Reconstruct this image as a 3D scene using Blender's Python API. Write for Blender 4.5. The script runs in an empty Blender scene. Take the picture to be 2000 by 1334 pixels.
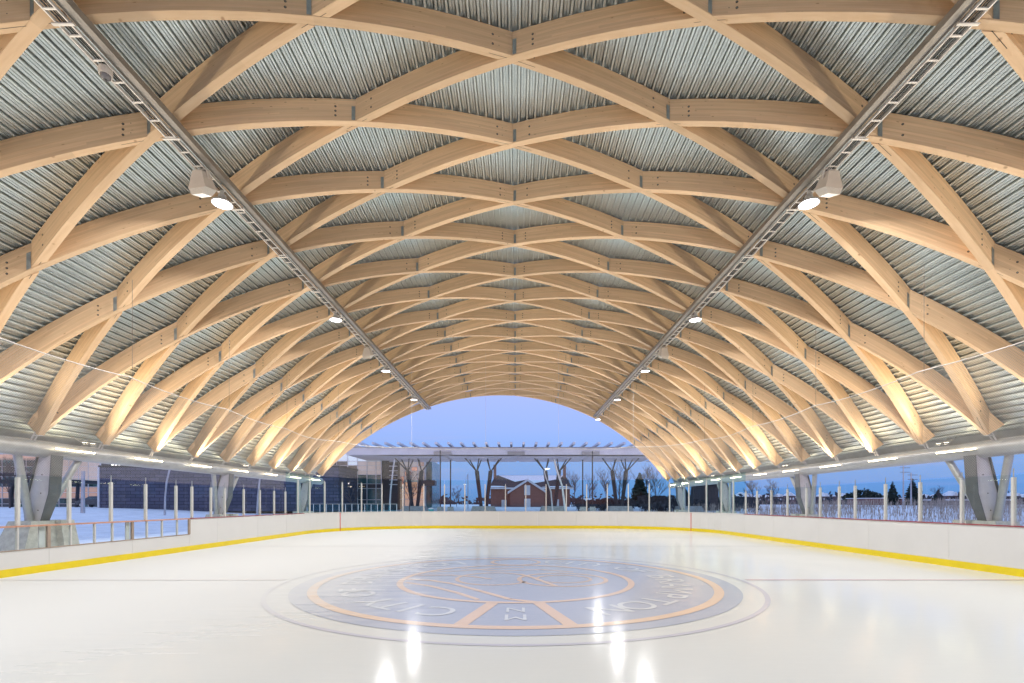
import bpy, bmesh, math, random
from mathutils import Vector, Matrix
random.seed(7)
S = bpy.context.scene
R_ = math.radians
# ------------------------------------------------------------------ camera
EYE = 1.54
cd = bpy.data.cameras.new('camera'); cam = bpy.data.objects.new('camera', cd)
S.collection.objects.link(cam); S.camera = cam
cam.location = (0, 0, EYE); cam.rotation_euler = (R_(90), 0, 0)
cd.sensor_width = 36; cd.lens = 17.0; cd.shift_x = -0.0035; cd.shift_y = 0.1585
cd.clip_start = 0.05; cd.clip_end = 3000
# ------------------------------------------------------------------ view / render
S.view_settings.view_transform = 'Standard'; S.view_settings.look = 'None'
S.view_settings.exposure = 0.50; S.view_settings.gamma = 1
S.render.engine = 'CYCLES'
S.cycles.max_bounces = 7; S.cycles.diffuse_bounces = 4; S.cycles.glossy_bounces = 3
S.cycles.transparent_max_bounces = 24; S.cycles.transmission_bounces = 4
S.cycles.caustics_reflective = False; S.cycles.caustics_refractive = False
S.cycles.sample_clamp_indirect = 6
# ------------------------------------------------------------------ world: dusk sky
W = bpy.data.worlds.new('World'); S.world = W; W.use_nodes = True
nt = W.node_tree; nt.nodes.clear()
def N(nt, t, **kw):
    n = nt.nodes.new(t)
    for k, v in kw.items():
        if k in n.inputs: n.inputs[k].default_value = v
        else: setattr(n, k, v)
    return n
def ramp(nt, stops, interp='LINEAR'):
    r = nt.nodes.new('ShaderNodeValToRGB'); r.color_ramp.interpolation = interp
    e = r.color_ramp.elements
    while len(e) < len(stops): e.new(0.5)
    for i, (p, c) in enumerate(stops):
        e[i].position = p; e[i].color = (c, c, c, 1) if isinstance(c, (int, float)) else (*c, 1)
    return r
wout = nt.nodes.new('ShaderNodeOutputWorld')
bg1 = nt.nodes.new('ShaderNodeBackground'); bg2 = nt.nodes.new('ShaderNodeBackground')
sky = nt.nodes.new('ShaderNodeTexSky'); sky.sky_type = 'NISHITA'; sky.sun_disc = False
sky.sun_elevation = R_(1.0); sky.sun_rotation = R_(180)
nt.links.new(sky.outputs[0], bg1.inputs[0]); bg1.inputs[1].default_value = 0.06
tc = nt.nodes.new('ShaderNodeTexCoord'); sp = nt.nodes.new('ShaderNodeSeparateXYZ')
nt.links.new(tc.outputs['Generated'], sp.inputs[0])
front = ramp(nt, [(0.0, (0.13, 0.32, 0.70)), (0.03, (0.075, 0.33, 0.84)), (0.08, (0.09, 0.35, 0.90)), (0.15, (0.24, 0.40, 0.95)),
                  (0.24, (0.36, 0.45, 1.0)), (1.0, (0.60, 0.76, 1.25))])
back = ramp(nt, [(0.0, (0.36, 0.27, 0.36)), (0.05, (0.62, 0.38, 0.36)), (0.10, (0.50, 0.42, 0.58)), (0.25, (0.38, 0.47, 0.92)), (1.0, (0.60, 0.76, 1.25))])
nt.links.new(sp.outputs['Z'], front.inputs[0]); nt.links.new(sp.outputs['Z'], back.inputs[0])
mr = N(nt, 'ShaderNodeMapRange'); mr.inputs['From Min'].default_value = 0.15; mr.inputs['From Max'].default_value = -0.5
nt.links.new(sp.outputs['Y'], mr.inputs['Value'])
mix = N(nt, 'ShaderNodeMixRGB'); nt.links.new(mr.outputs[0], mix.inputs[0])
nt.links.new(front.outputs[0], mix.inputs[1]); nt.links.new(back.outputs[0], mix.inputs[2])
# thin flat cloud bars low in the sky
mp = N(nt, 'ShaderNodeMapping'); mp.inputs['Scale'].default_value = (1.6, 1.6, 26)
nt.links.new(tc.outputs['Generated'], mp.inputs[0])
cn = N(nt, 'ShaderNodeTexNoise', Scale=1.7, Detail=4.0); nt.links.new(mp.outputs[0], cn.inputs['Vector'])
cr = ramp(nt, [(0.5, 0.0), (0.66, 0.38)]); nt.links.new(cn.outputs[0], cr.inputs[0])
cz = ramp(nt, [(0.0, 1.0), (0.12, 0.9), (0.2, 0.0)]); nt.links.new(sp.outputs['Z'], cz.inputs[0])
mm = N(nt, 'ShaderNodeMath', operation='MULTIPLY'); nt.links.new(cr.outputs[0], mm.inputs[0]); nt.links.new(cz.outputs[0], mm.inputs[1])
mx2 = N(nt, 'ShaderNodeMixRGB'); mx2.inputs[2].default_value = (0.34, 0.39, 0.82, 1)
nt.links.new(mm.outputs[0], mx2.inputs[0]); nt.links.new(mix.outputs[0], mx2.inputs[1])
nt.links.new(mx2.outputs[0], bg2.inputs[0]); bg2.inputs[1].default_value = 0.70
ad = nt.nodes.new('ShaderNodeAddShader'); nt.links.new(bg1.outputs[0], ad.inputs[0]); nt.links.new(bg2.outputs[0], ad.inputs[1])
nt.links.new(ad.outputs[0], wout.inputs[0])
# light levels of the lamps the photograph shows
P_PENDANT = 460.0; P_STRIP = 66.0; P_SPOT = 450.0

# ------------------------------------------------------------------ helpers
def link(o):
    S.collection.objects.link(o); return o
def tag(o, label=None, cat=None, group=None, kind=None):
    if label: o['label'] = label
    if cat: o['category'] = cat
    if group: o['group'] = group
    if kind: o['kind'] = kind
    return o
def empty(name, loc=(0, 0, 0), rz=0):
    o = bpy.data.objects.new(name, None); o.empty_display_size = 0.2
    o.location = loc; o.rotation_euler = (0, 0, rz); return link(o)
class MB:
    def __init__(s): s.v = []; s.f = []; s.m = []; s.uv = []
    def face(s, pts, mi=0, uv=None):
        n = len(s.v); s.v += [tuple(p) for p in pts]; s.f.append(tuple(range(n, n + len(pts)))); s.m.append(mi)
        s.uv += list(uv) if uv else [(p[0], p[1] + p[2]) for p in pts]
    def mesh_faces(s, verts, faces, mi=0):
        for f in faces: s.face([verts[i] for i in f], mi)
    def hexa(s, p, mi=0):   # 8 corners: bottom 0-3 ccw, top 4-7
        s.mesh_faces(p, [(3, 2, 1, 0), (4, 5, 6, 7), (0, 1, 5, 4), (1, 2, 6, 5), (2, 3, 7, 6), (3, 0, 4, 7)], mi)
    def box(s, c, d, rz=0, mi=0, M=None):
        x, y, z = d[0] / 2, d[1] / 2, d[2] / 2
        p = [Vector(q) for q in ((-x, -y, -z), (x, -y, -z), (x, y, -z), (-x, y, -z), (-x, -y, z), (x, -y, z), (x, y, z), (-x, y, z))]
        if M is None: M = Matrix.Rotation(rz, 3, 'Z')
        s.hexa([M @ q + Vector(c) for q in p], mi)
    def frus(s, c0, d0, c1, d1, mi=0):
        p = []
        for c, d in ((c0, d0), (c1, d1)):
            for sx, sy in ((-1, -1), (1, -1), (1, 1), (-1, 1)):
                p.append((c[0] + sx * d[0] / 2, c[1] + sy * d[1] / 2, c[2]))
        s.hexa(p, mi)
    def tube(s, pts, r, n=8, mi=0, cap=True):
        pts = [Vector(p) for p in pts]; rs = r if isinstance(r, (list, tuple)) else [r] * len(pts)
        rings = []
        for i, p in enumerate(pts):
            d = (pts[min(i + 1, len(pts) - 1)] - pts[max(i - 1, 0)]).normalized()
            a = d.cross(Vector((0, 0, 1)))
            if a.length < 1e-3: a = d.cross(Vector((1, 0, 0)))
            a.normalize(); b = d.cross(a)
            rings.append([p + (a * math.cos(2 * math.pi * k / n) + b * math.sin(2 * math.pi * k / n)) * rs[i] for k in range(n)])
        for i in range(len(rings) - 1):
            for k in range(n):
                k2 = (k + 1) % n
                s.face([rings[i][k], rings[i + 1][k], rings[i + 1][k2], rings[i][k2]], mi)
        if cap:
            s.face(rings[0], mi); s.face(rings[-1][::-1], mi)
    def lathe(s, prof, c=(0, 0, 0), n=20, mi=0):
        for i in range(len(prof) - 1):
            (r0, z0), (r1, z1) = prof[i], prof[i + 1]
            for k in range(n):
                a, b = 2 * math.pi * k / n, 2 * math.pi * (k + 1) / n
                P = lambda r, t, z: (c[0] + r * math.cos(t), c[1] + r * math.sin(t), c[2] + z)
                if r0 < 1e-5: s.face([P(0, 0, z0), P(r1, a, z1), P(r1, b, z1)][::-1], mi)
                elif r1 < 1e-5: s.face([P(r0, a, z0), P(0, 0, z1), P(r0, b, z0)][::-1], mi)
                else: s.face([P(r0, a, z0), P(r1, a, z1), P(r1, b, z1), P(r0, b, z0)][::-1], mi)
    def build(s, name, mats, parent=None, smooth=False, merge=True):
        me = bpy.data.meshes.new(name); me.from_pydata(s.v, [], s.f)
        if not isinstance(mats, (list, tuple)): mats = [mats]
        for m in mats: me.materials.append(m)
        me.polygons.foreach_set('material_index', s.m)
        ul = me.uv_layers.new(name='UVMap')
        ul.data.foreach_set('uv', [c for u in s.uv for c in u])
        if merge:
            bm = bmesh.new(); bm.from_mesh(me); bmesh.ops.remove_doubles(bm, verts=bm.verts, dist=1e-5)
            bmesh.ops.recalc_face_normals(bm, faces=bm.faces); bm.to_mesh(me); bm.free()
        if smooth:
            me.polygons.foreach_set('use_smooth', [True] * len(me.polygons))
            try: me.set_sharp_from_angle(angle=R_(40))
            except Exception: pass
        me.update()
        o = link(bpy.data.objects.new(name, me))
        if parent: o.parent = parent
        return o
def copy_tree(o, parent=None):
    c = o.copy(); link(c); c.parent = parent
    for ch in list(o.children): copy_tree(ch, c)
    return c

# ------------------------------------------------------------------ materials
def new_mat(name):
    m = bpy.data.materials.new(name); m.use_nodes = True
    nt = m.node_tree; b = nt.nodes['Principled BSDF']; return m, nt, b
def pmat(name, col, rough=0.5, metal=0.0, var=0.08, scale=3.0, bump=0.0, emit=None, estr=0.0, rvar=0.08, sx=(1, 1, 1)):
    m, nt, b = new_mat(name)
    tc = nt.nodes.new('ShaderNodeTexCoord'); mp = N(nt, 'ShaderNodeMapping'); mp.inputs['Scale'].default_value = sx
    nt.links.new(tc.outputs['Object'], mp.inputs[0])
    no = N(nt, 'ShaderNodeTexNoise', Scale=scale, Detail=5.0, Roughness=0.6); nt.links.new(mp.outputs[0], no.inputs['Vector'])
    lo = tuple(max(0, c * (1 - var * 2)) for c in col); hi = tuple(min(1, c * (1 + var * 2)) for c in col)
    r = ramp(nt, [(0.3, lo), (0.7, hi)]); nt.links.new(no.outputs[0], r.inputs[0])
    nt.links.new(r.outputs[0], b.inputs['Base Color'])
    rr = N(nt, 'ShaderNodeMapRange'); rr.inputs['To Min'].default_value = max(0.02, rough - rvar); rr.inputs['To Max'].default_value = min(1, rough + rvar)
    nt.links.new(no.outputs[0], rr.inputs['Value']); nt.links.new(rr.outputs[0], b.inputs['Roughness'])
    b.inputs['Metallic'].default_value = metal
    if bump:
        bp = N(nt, 'ShaderNodeBump', Strength=bump, Distance=0.02); nt.links.new(no.outputs[0], bp.inputs['Height']); nt.links.new(bp.outputs[0], b.inputs['Normal'])
    if emit:
        b.inputs['Emission Color'].default_value = (*emit, 1); b.inputs['Emission Strength'].default_value = estr
    return m
def wood_mat():
    m, nt, b = new_mat('glulam_wood'); L = nt.links.new
    uv = nt.nodes.new('ShaderNodeUVMap'); oi = nt.nodes.new('ShaderNodeObjectInfo')
    cx = N(nt, 'ShaderNodeCombineXYZ'); rm = N(nt, 'ShaderNodeMath', operation='MULTIPLY'); rm.inputs[1].default_value = 57.0
    L(oi.outputs['Random'], rm.inputs[0]); L(rm.outputs[0], cx.inputs[0]); L(rm.outputs[0], cx.inputs[1])
    va = N(nt, 'ShaderNodeVectorMath', operation='ADD'); L(uv.outputs[0], va.inputs[0]); L(cx.outputs[0], va.inputs[1])
    mp = N(nt, 'ShaderNodeMapping'); mp.inputs['Scale'].default_value = (0.7, 26, 1); L(va.outputs[0], mp.inputs[0])
    g = N(nt, 'ShaderNodeTexNoise', Scale=1.6, Detail=6.0, Roughness=0.6); L(mp.outputs[0], g.inputs['Vector'])
    # lamella boards, 4.4 cm each
    sp = N(nt, 'ShaderNodeSeparateXYZ'); L(uv.outputs[0], sp.inputs[0])
    dv = N(nt, 'ShaderNodeMath', operation='DIVIDE'); dv.inputs[1].default_value = 0.044; L(sp.outputs[1], dv.inputs[0])
    fl = N(nt, 'ShaderNodeMath', operation='FLOOR'); L(dv.outputs[0], fl.inputs[0])
    fr = N(nt, 'ShaderNodeMath', operation='FRACT'); L(dv.outputs[0], fr.inputs[0])
    cu = N(nt, 'ShaderNodeCombineXYZ'); dx = N(nt, 'ShaderNodeMath', operation='MULTIPLY'); dx.inputs[1].default_value = 0.35
    L(sp.outputs[0], dx.inputs[0]); fx = N(nt, 'ShaderNodeMath', operation='FLOOR')
    sh = N(nt, 'ShaderNodeMath', operation='MULTIPLY_ADD'); sh.inputs[1].default_value = 0.377; L(fl.outputs[0], sh.inputs[0]); L(dx.outputs[0], sh.inputs[2])
    L(sh.outputs[0], fx.inputs[0]); L(fx.outputs[0], cu.inputs[0]); L(fl.outputs[0], cu.inputs[1]); L(rm.outputs[0], cu.inputs[2])
    wn = N(nt, 'ShaderNodeTexWhiteNoise', noise_dimensions='3D'); L(cu.outputs[0], wn.inputs['Vector'])
    base = ramp(nt, [(0.25, (0.65, 0.432, 0.252)), (0.5, (0.73, 0.51, 0.31)), (0.8, (0.78, 0.565, 0.365))]); L(g.outputs[0], base.inputs[0])
    hs = N(nt, 'ShaderNodeHueSaturation'); L(base.outputs[0], hs.inputs['Color'])
    vr = N(nt, 'ShaderNodeMapRange'); vr.inputs['To Min'].default_value = 0.90; vr.inputs['To Max'].default_value = 1.07; L(wn.outputs['Value'], vr.inputs['Value'])
    orr = N(nt, 'ShaderNodeMapRange'); orr.inputs['To Min'].default_value = 0.84; orr.inputs['To Max'].default_value = 1.07; L(oi.outputs['Random'], orr.inputs['Value'])
    vm = N(nt, 'ShaderNodeMath', operation='MULTIPLY'); L(vr.outputs[0], vm.inputs[0]); L(orr.outputs[0], vm.inputs[1])
    # glue line
    gl = N(nt, 'ShaderNodeMath', operation='LESS_THAN'); gl.inputs[1].default_value = 0.06; L(fr.outputs[0], gl.inputs[0])
    g2 = N(nt, 'ShaderNodeMath', operation='MULTIPLY_ADD'); g2.inputs[1].default_value = -0.10; g2.inputs[2].default_value = 1.0; L(gl.outputs[0], g2.inputs[0])
    vm2 = N(nt, 'ShaderNodeMath', operation='MULTIPLY'); L(vm.outputs[0], vm2.inputs[0]); L(g2.outputs[0], vm2.inputs[1])
    L(vm2.outputs[0], hs.inputs['Value'])
    # knots
    mk = N(nt, 'ShaderNodeMapping'); mk.inputs['Scale'].default_value = (1.5, 5.5, 1); L(va.outputs[0], mk.inputs[0])
    vo = N(nt, 'ShaderNodeTexVoronoi', Scale=1.6); L(mk.outputs[0], vo.inputs['Vector'])
    kr = ramp(nt, [(0.0, 0.85), (0.05, 0.6), (0.10, 0.0)]); L(vo.outputs['Distance'], kr.inputs[0])
    km = N(nt, 'ShaderNodeMixRGB'); km.inputs[2].default_value = (0.26, 0.12, 0.05, 1); L(kr.outputs[0], km.inputs[0]); L(hs.outputs[0], km.inputs[1])
    L(km.outputs[0], b.inputs['Base Color']); b.inputs['Roughness'].default_value = 0.55
    b.inputs['Specular IOR Level'].default_value = 0.3
    bp = N(nt, 'ShaderNodeBump', Strength=0.12, Distance=0.004); L(g.outputs[0], bp.inputs['Height']); L(bp.outputs[0], b.inputs['Normal'])
    return m
def deck_mat():
    m, nt, b = new_mat('galvanised_deck'); L = nt.links.new
    uv = nt.nodes.new('ShaderNodeUVMap')
    vo = N(nt, 'ShaderNodeTexVoronoi', Scale=28.0); L(uv.outputs[0], vo.inputs['Vector'])
    no = N(nt, 'ShaderNodeTexNoise', Scale=0.8, Detail=5.0); L(uv.outputs[0], no.inputs['Vector'])
    mxx = N(nt, 'ShaderNodeMixRGB'); mxx.inputs[0].default_value = 0.25; L(no.outputs[0], mxx.inputs[1]); L(vo.outputs['Color'], mxx.inputs[2])
    r = ramp(nt, [(0.3, (0.56, 0.615, 0.605)), (0.7, (0.72, 0.78, 0.765))]); L(mxx.outputs[0], r.inputs[0])
    # screw heads and sheet laps
    sp = N(nt, 'ShaderNodeSeparateXYZ'); L(uv.outputs[0], sp.inputs[0])
    mp = N(nt, 'ShaderNodeMapping'); mp.inputs['Scale'].default_value = (1.2, 5, 1); L(uv.outputs[0], mp.inputs[0])
    v2 = N(nt, 'ShaderNodeTexVoronoi', Scale=2.2); L(mp.outputs[0], v2.inputs['Vector'])
    k = ramp(nt, [(0.0, 0.75), (0.035, 0.6), (0.05, 0.0)]); L(v2.outputs['Distance'], k.inputs[0])
    m2 = N(nt, 'ShaderNodeMixRGB'); m2.inputs[2].default_value = (0.10, 0.12, 0.12, 1); L(k.outputs[0], m2.inputs[0]); L(r.outputs[0], m2.inputs[1])
    L(m2.outputs[0], b.inputs['Base Color']); b.inputs['Metallic'].default_value = 0.6
    rr = N(nt, 'ShaderNodeMapRange'); rr.inputs['To Min'].default_value = 0.24; rr.inputs['To Max'].default_value = 0.42; L(no.outputs[0], rr.inputs['Value'])
    L(rr.outputs[0], b.inputs['Roughness'])
    nb = N(nt, 'ShaderNodeTexNoise', Scale=5.0, Detail=3.0); L(uv.outputs[0], nb.inputs['Vector'])
    bp = N(nt, 'ShaderNodeBump', Strength=0.04, Distance=0.02); L(nb.outputs[0], bp.inputs['Height']); L(bp.outputs[0], b.inputs['Normal'])
    return m
def ice_mat(name, col, frost=0.78):
    m, nt, b = new_mat(name); L = nt.links.new
    g = nt.nodes.new('ShaderNodeNewGeometry')
    mp = N(nt, 'ShaderNodeMapping'); mp.inputs['Scale'].default_value = (0.55, 4.2, 1); L(g.outputs['Position'], mp.inputs[0])
    n1 = N(nt, 'ShaderNodeTexNoise', Scale=1.5, Detail=7.0, Roughness=0.62); L(mp.outputs[0], n1.inputs['Vector'])
    n2 = N(nt, 'ShaderNodeTexNoise', Scale=0.22, Detail=3.0); L(g.outputs['Position'], n2.inputs['Vector'])
    sp = N(nt, 'ShaderNodeSeparateXYZ'); L(g.outputs['Position'], sp.inputs[0])
    # frosted, snow-dusted part of the sheet: left of a slanting edge
    a = N(nt, 'ShaderNodeMath', operation='MULTIPLY_ADD'); a.inputs[1].default_value = -0.9; a.inputs[2].default_value = -4.35; L(sp.outputs[0], a.inputs[0])
    a3 = N(nt, 'ShaderNodeMath', operation='MULTIPLY_ADD'); a3.inputs[1].default_value = 0.6; a3.inputs[2].default_value = -4.4; L(sp.outputs[1], a3.inputs[0])
    a2 = N(nt, 'ShaderNodeMath', operation='MINIMUM'); a2.inputs[1].default_value = 0.0; L(a3.outputs[0], a2.inputs[0]); s1 = N(nt, 'ShaderNodeMath', operation='ADD'); L(a.outputs[0], s1.inputs[0]); L(a2.outputs[0], s1.inputs[1])
    s2 = N(nt, 'ShaderNodeMath', operation='MULTIPLY_ADD'); s2.inputs[1].default_value = 4.2; L(n1.outputs[0], s2.inputs[0]); L(s1.outputs[0], s2.inputs[2])
    fr = N(nt, 'ShaderNodeMapRange'); fr.inputs['From Min'].default_value = -0.9; fr.inputs['From Max'].default_value = 1.5; L(s2.outputs[0], fr.inputs['Value'])
    cap = N(nt, 'ShaderNodeMapRange'); cap.inputs['To Max'].default_value = frost; L(fr.outputs[0], cap.inputs['Value'])
    lo = tuple(c * 0.955 for c in col)
    cr0 = ramp(nt, [(0.3, lo), (0.65, col)]); L(n2.outputs[0], cr0.inputs[0])
    # resurfacer passes and fine skate cuts in the sheet
    wv = N(nt, 'ShaderNodeTexWave', Scale=0.13, Distortion=2.2); wv.inputs['Detail'].default_value = 3; wv.bands_direction = 'X'; L(g.outputs['Position'], wv.inputs['Vector'])
    m3 = N(nt, 'ShaderNodeMapping'); m3.inputs['Rotation'].default_value = (0, 0, 0.5); m3.inputs['Scale'].default_value = (0.35, 7.0, 1); L(g.outputs['Position'], m3.inputs[0])
    n5 = N(nt, 'ShaderNodeTexNoise', Scale=2.2, Detail=6.0, Roughness=0.7); L(m3.outputs[0], n5.inputs['Vector'])
    cut = ramp(nt, [(0.485, 0.0), (0.5, 1.0), (0.515, 0.0)]); L(n5.outputs[0], cut.inputs[0])
    cm = N(nt, 'ShaderNodeMath', operation='MULTIPLY'); cm.inputs[1].default_value = 0.16; L(cut.outputs[0], cm.inputs[0])
    wm = N(nt, 'ShaderNodeMath', operation='MULTIPLY_ADD'); wm.inputs[1].default_value = 0.10; L(wv.outputs[0], wm.inputs[0]); L(cm.outputs[0], wm.inputs[2])
    cr = N(nt, 'ShaderNodeMixRGB'); cr.inputs[2].default_value = (0.51, 0.52, 0.52, 1); L(wm.outputs[0], cr.inputs[0]); L(cr0.outputs[0], cr.inputs[1])
    mx = N(nt, 'ShaderNodeMixRGB'); mx.inputs[2].default_value = (0.43, 0.435, 0.434, 1)
    L(cap.outputs[0], mx.inputs[0]); L(cr.outputs[0], mx.inputs[1]); L(mx.outputs[0], b.inputs['Base Color'])
    ro = N(nt, 'ShaderNodeMapRange'); ro.inputs['To Min'].default_value = 0.10; ro.inputs['To Max'].default_value = 0.42; L(fr.outputs[0], ro.inputs['Value'])
    ra = N(nt, 'ShaderNodeMath', operation='MULTIPLY_ADD'); ra.inputs[1].default_value = 0.09; L(n2.outputs[0], ra.inputs[0]); L(ro.outputs[0], ra.inputs[2])
    L(ra.outputs[0], b.inputs['Roughness']); b.inputs['IOR'].default_value = 1.31; b.inputs['Specular IOR Level'].default_value = 0.10
    mb = N(nt, 'ShaderNodeMapping'); mb.inputs['Scale'].default_value = (1.0, 2.2, 1); L(g.outputs['Position'], mb.inputs[0])
    n3 = N(nt, 'ShaderNodeTexNoise', Scale=9.0, Detail=4.0); L(mb.outputs[0], n3.inputs['Vector'])
    bp = N(nt, 'ShaderNodeBump', Strength=0.10, Distance=0.006); L(n3.outputs[0], bp.inputs['Height']); L(bp.outputs[0], b.inputs['Normal'])
    return m
def glass_mat(name, tint=(0.93, 0.97, 0.96), refl=1.0):
    m, nt, b = new_mat(name); L = nt.links.new; nt.nodes.remove(b); out = nt.nodes['Material Output']
    tr = nt.nodes.new('ShaderNodeBsdfTransparent'); tr.inputs[0].default_value = (*tint, 1)
    gl = nt.nodes.new('ShaderNodeBsdfGlossy'); gl.inputs['Roughness'].default_value = 0.01
    fz = N(nt, 'ShaderNodeFresnel'); fz.inputs[0].default_value = 1.5
    ge = nt.nodes.new('ShaderNodeNewGeometry'); bf = N(nt, 'ShaderNodeMath', operation='MULTIPLY_ADD'); bf.inputs[1].default_value = -refl; bf.inputs[2].default_value = refl; L(ge.outputs['Backfacing'], bf.inputs[0])
    k = N(nt, 'ShaderNodeMath', operation='MULTIPLY'); k.use_clamp = True; L(fz.outputs[0], k.inputs[0]); L(bf.outputs[0], k.inputs[1])
    mx = nt.nodes.new('ShaderNodeMixShader'); L(k.outputs[0], mx.inputs[0]); L(tr.outputs[0], mx.inputs[1]); L(gl.outputs[0], mx.inputs[2]); L(mx.outputs[0], out.inputs[0])
    return m
def net_mat():
    m, nt, b = new_mat('net_mesh'); L = nt.links.new; out = nt.nodes['Material Output']
    b.inputs['Base Color'].default_value = (0.30, 0.29, 0.27, 1); b.inputs['Roughness'].default_value = 0.7
    uv = nt.nodes.new('ShaderNodeUVMap'); mp = N(nt, 'ShaderNodeMapping'); mp.inputs['Rotation'].default_value = (0, 0, R_(45)); mp.inputs['Scale'].default_value = (24, 24, 1)
    L(uv.outputs[0], mp.inputs[0]); sp = N(nt, 'ShaderNodeSeparateXYZ'); L(mp.outputs[0], sp.inputs[0]); res = []
    for i in (0, 1):
        f = N(nt, 'ShaderNodeMath', operation='FRACT'); L(sp.outputs[i], f.inputs[0])
        l = N(nt, 'ShaderNodeMath', operation='LESS_THAN'); l.inputs[1].default_value = 0.085; L(f.outputs[0], l.inputs[0]); res.append(l)
    mxm = N(nt, 'ShaderNodeMath', operation='MAXIMUM'); L(res[0].outputs[0], mxm.inputs[0]); L(res[1].outputs[0], mxm.inputs[1])
    tr = nt.nodes.new('ShaderNodeBsdfTransparent'); mx = nt.nodes.new('ShaderNodeMixShader')
    L(mxm.outputs[0], mx.inputs[0]); L(tr.outputs[0], mx.inputs[1]); L(b.outputs[0], mx.inputs[2]); L(mx.outputs[0], out.inputs[0])
    return m
def brick_mat(name, c1, c2, mort, sx=0.22, sz=0.075, rough=0.8):
    m, nt, b = new_mat(name); L = nt.links.new
    tc = nt.nodes.new('ShaderNodeTexCoord'); sp = N(nt, 'ShaderNodeSeparateXYZ'); L(tc.outputs['Object'], sp.inputs[0])
    ad = N(nt, 'ShaderNodeMath', operation='ADD'); L(sp.outputs[0], ad.inputs[0]); L(sp.outputs[1], ad.inputs[1])
    cb = N(nt, 'ShaderNodeCombineXYZ'); L(ad.outputs[0], cb.inputs[0]); L(sp.outputs[2], cb.inputs[1])
    br = nt.nodes.new('ShaderNodeTexBrick'); br.inputs['Scale'].default_value = 1.0
    br.inputs['Brick Width'].default_value = sx; br.inputs['Row Height'].default_value = sz; br.inputs['Mortar Size'].default_value = sz * 0.09
    br.inputs['Color1'].default_value = (*c1, 1); br.inputs['Color2'].default_value = (*c2, 1); br.inputs['Mortar'].default_value = (*mort, 1)
    L(cb.outputs[0], br.inputs[0]); L(br.outputs[0], b.inputs['Base Color']); b.inputs['Roughness'].default_value = rough
    return m
M = {}
M['wood'] = wood_mat(); M['deck'] = deck_mat()
M['hole'] = pmat('bolt_hole_dark', (0.05, 0.035, 0.025), 0.6)
M['zinc'] = pmat('zinc_plate', (0.30, 0.33, 0.33), 0.4, 0.7, var=0.15, scale=6)
M['steel'] = pmat('grey_painted_steel', (0.36, 0.37, 0.37), 0.35, 0.3, var=0.06)
M['steel_dark'] = pmat('dark_painted_steel', (0.12, 0.125, 0.13), 0.45, 0.3)
M['steel_pale'] = pmat('pale_painted_steel', (0.52, 0.50, 0.52), 0.5, 0.0, var=0.04)
M['concrete'] = pmat('concrete', (0.36, 0.36, 0.34), 0.85, var=0.1, scale=5, bump=0.3)
M['tray'] = pmat('tray_white_metal', (0.66, 0.62, 0.57), 0.45, 0.1)
M['channel'] = pmat('channel_galvanised', (0.27, 0.245, 0.215), 0.45, 0.4, var=0.06)
M['board'] = pmat('white_dasher_board', (0.54, 0.535, 0.525), 0.38, var=0.012, scale=1.2, bump=0.02)
M['yellow'] = pmat('yellow_kick_plate', (0.64, 0.49, 0.004), 0.35, var=0.03)
M['redcap'] = pmat('dark_red_cap_rail', (0.24, 0.04, 0.05), 0.4)
M['browncap'] = pmat('brown_cap_rail', (0.42, 0.22, 0.15), 0.5)
M['alu'] = pmat('aluminium', (0.50, 0.50, 0.48), 0.4, 0.2, var=0.03)
M['brownpost'] = pmat('brown_metal_post', (0.32, 0.25, 0.20), 0.5, 0.3)
M['seam'] = pmat('seam_grey', (0.42, 0.41, 0.39), 0.6)
M['redline'] = pmat('goal_line_red', (0.50, 0.03, 0.04), 0.4)
M['glass'] = glass_mat('clear_rink_glass', refl=0.6); M['endglass'] = glass_mat('greenish_end_glass', (0.84, 0.95, 0.93), 0.4)
M['net'] = net_mat(); M['glass_edge'] = pmat('polished_glass_edge', (0.55, 0.64, 0.62), 0.3)
M['cord'] = pmat('white_cord', (0.62, 0.58, 0.54), 0.6)
M['wire'] = pmat('thin_wire', (0.20, 0.17, 0.15), 0.5, 0.5)
M['white_plastic'] = pmat('speaker_white_plastic', (0.62, 0.56, 0.49), 0.5, var=0.03)
M['grille'] = pmat('speaker_grille', (0.68, 0.64, 0.57), 0.6, var=0.05, scale=40)
M['lampmetal'] = pmat('lamp_housing_metal', (0.60, 0.60, 0.60), 0.35, 0.4)
M['lens'] = pmat('lamp_lens', (0.9, 0.9, 0.9), 0.4, emit=(1.0, 0.98, 1.0), estr=9.0)
M['led'] = pmat('led_strip', (0.9, 0.9, 0.8), 0.4, emit=(1.0, 0.82, 0.52), estr=16.0)
M['ledspot'] = pmat('spot_lens', (0.9, 0.9, 0.8), 0.4, emit=(1.0, 0.86, 0.62), estr=6.0)
M['black'] = pmat('black_plastic', (0.03, 0.03, 0.03), 0.4)
M['ice'] = ice_mat('ice', (0.43, 0.44, 0.436))
M['ice_slate'] = ice_mat('ice_slate', (0.285, 0.31, 0.375), 0.72); M['ice_orange'] = ice_mat('ice_orange', (0.49, 0.37, 0.29), 0.72)
M['ice_letter'] = ice_mat('ice_letter', (0.44, 0.46, 0.49), 0.6); M['ice_violet'] = ice_mat('ice_violet', (0.36, 0.36, 0.41))
M['ice_red'] = ice_mat('ice_red', (0.39, 0.32, 0.335)); M['ice_blue'] = ice_mat('ice_blue', (0.37, 0.38, 0.405))

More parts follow.
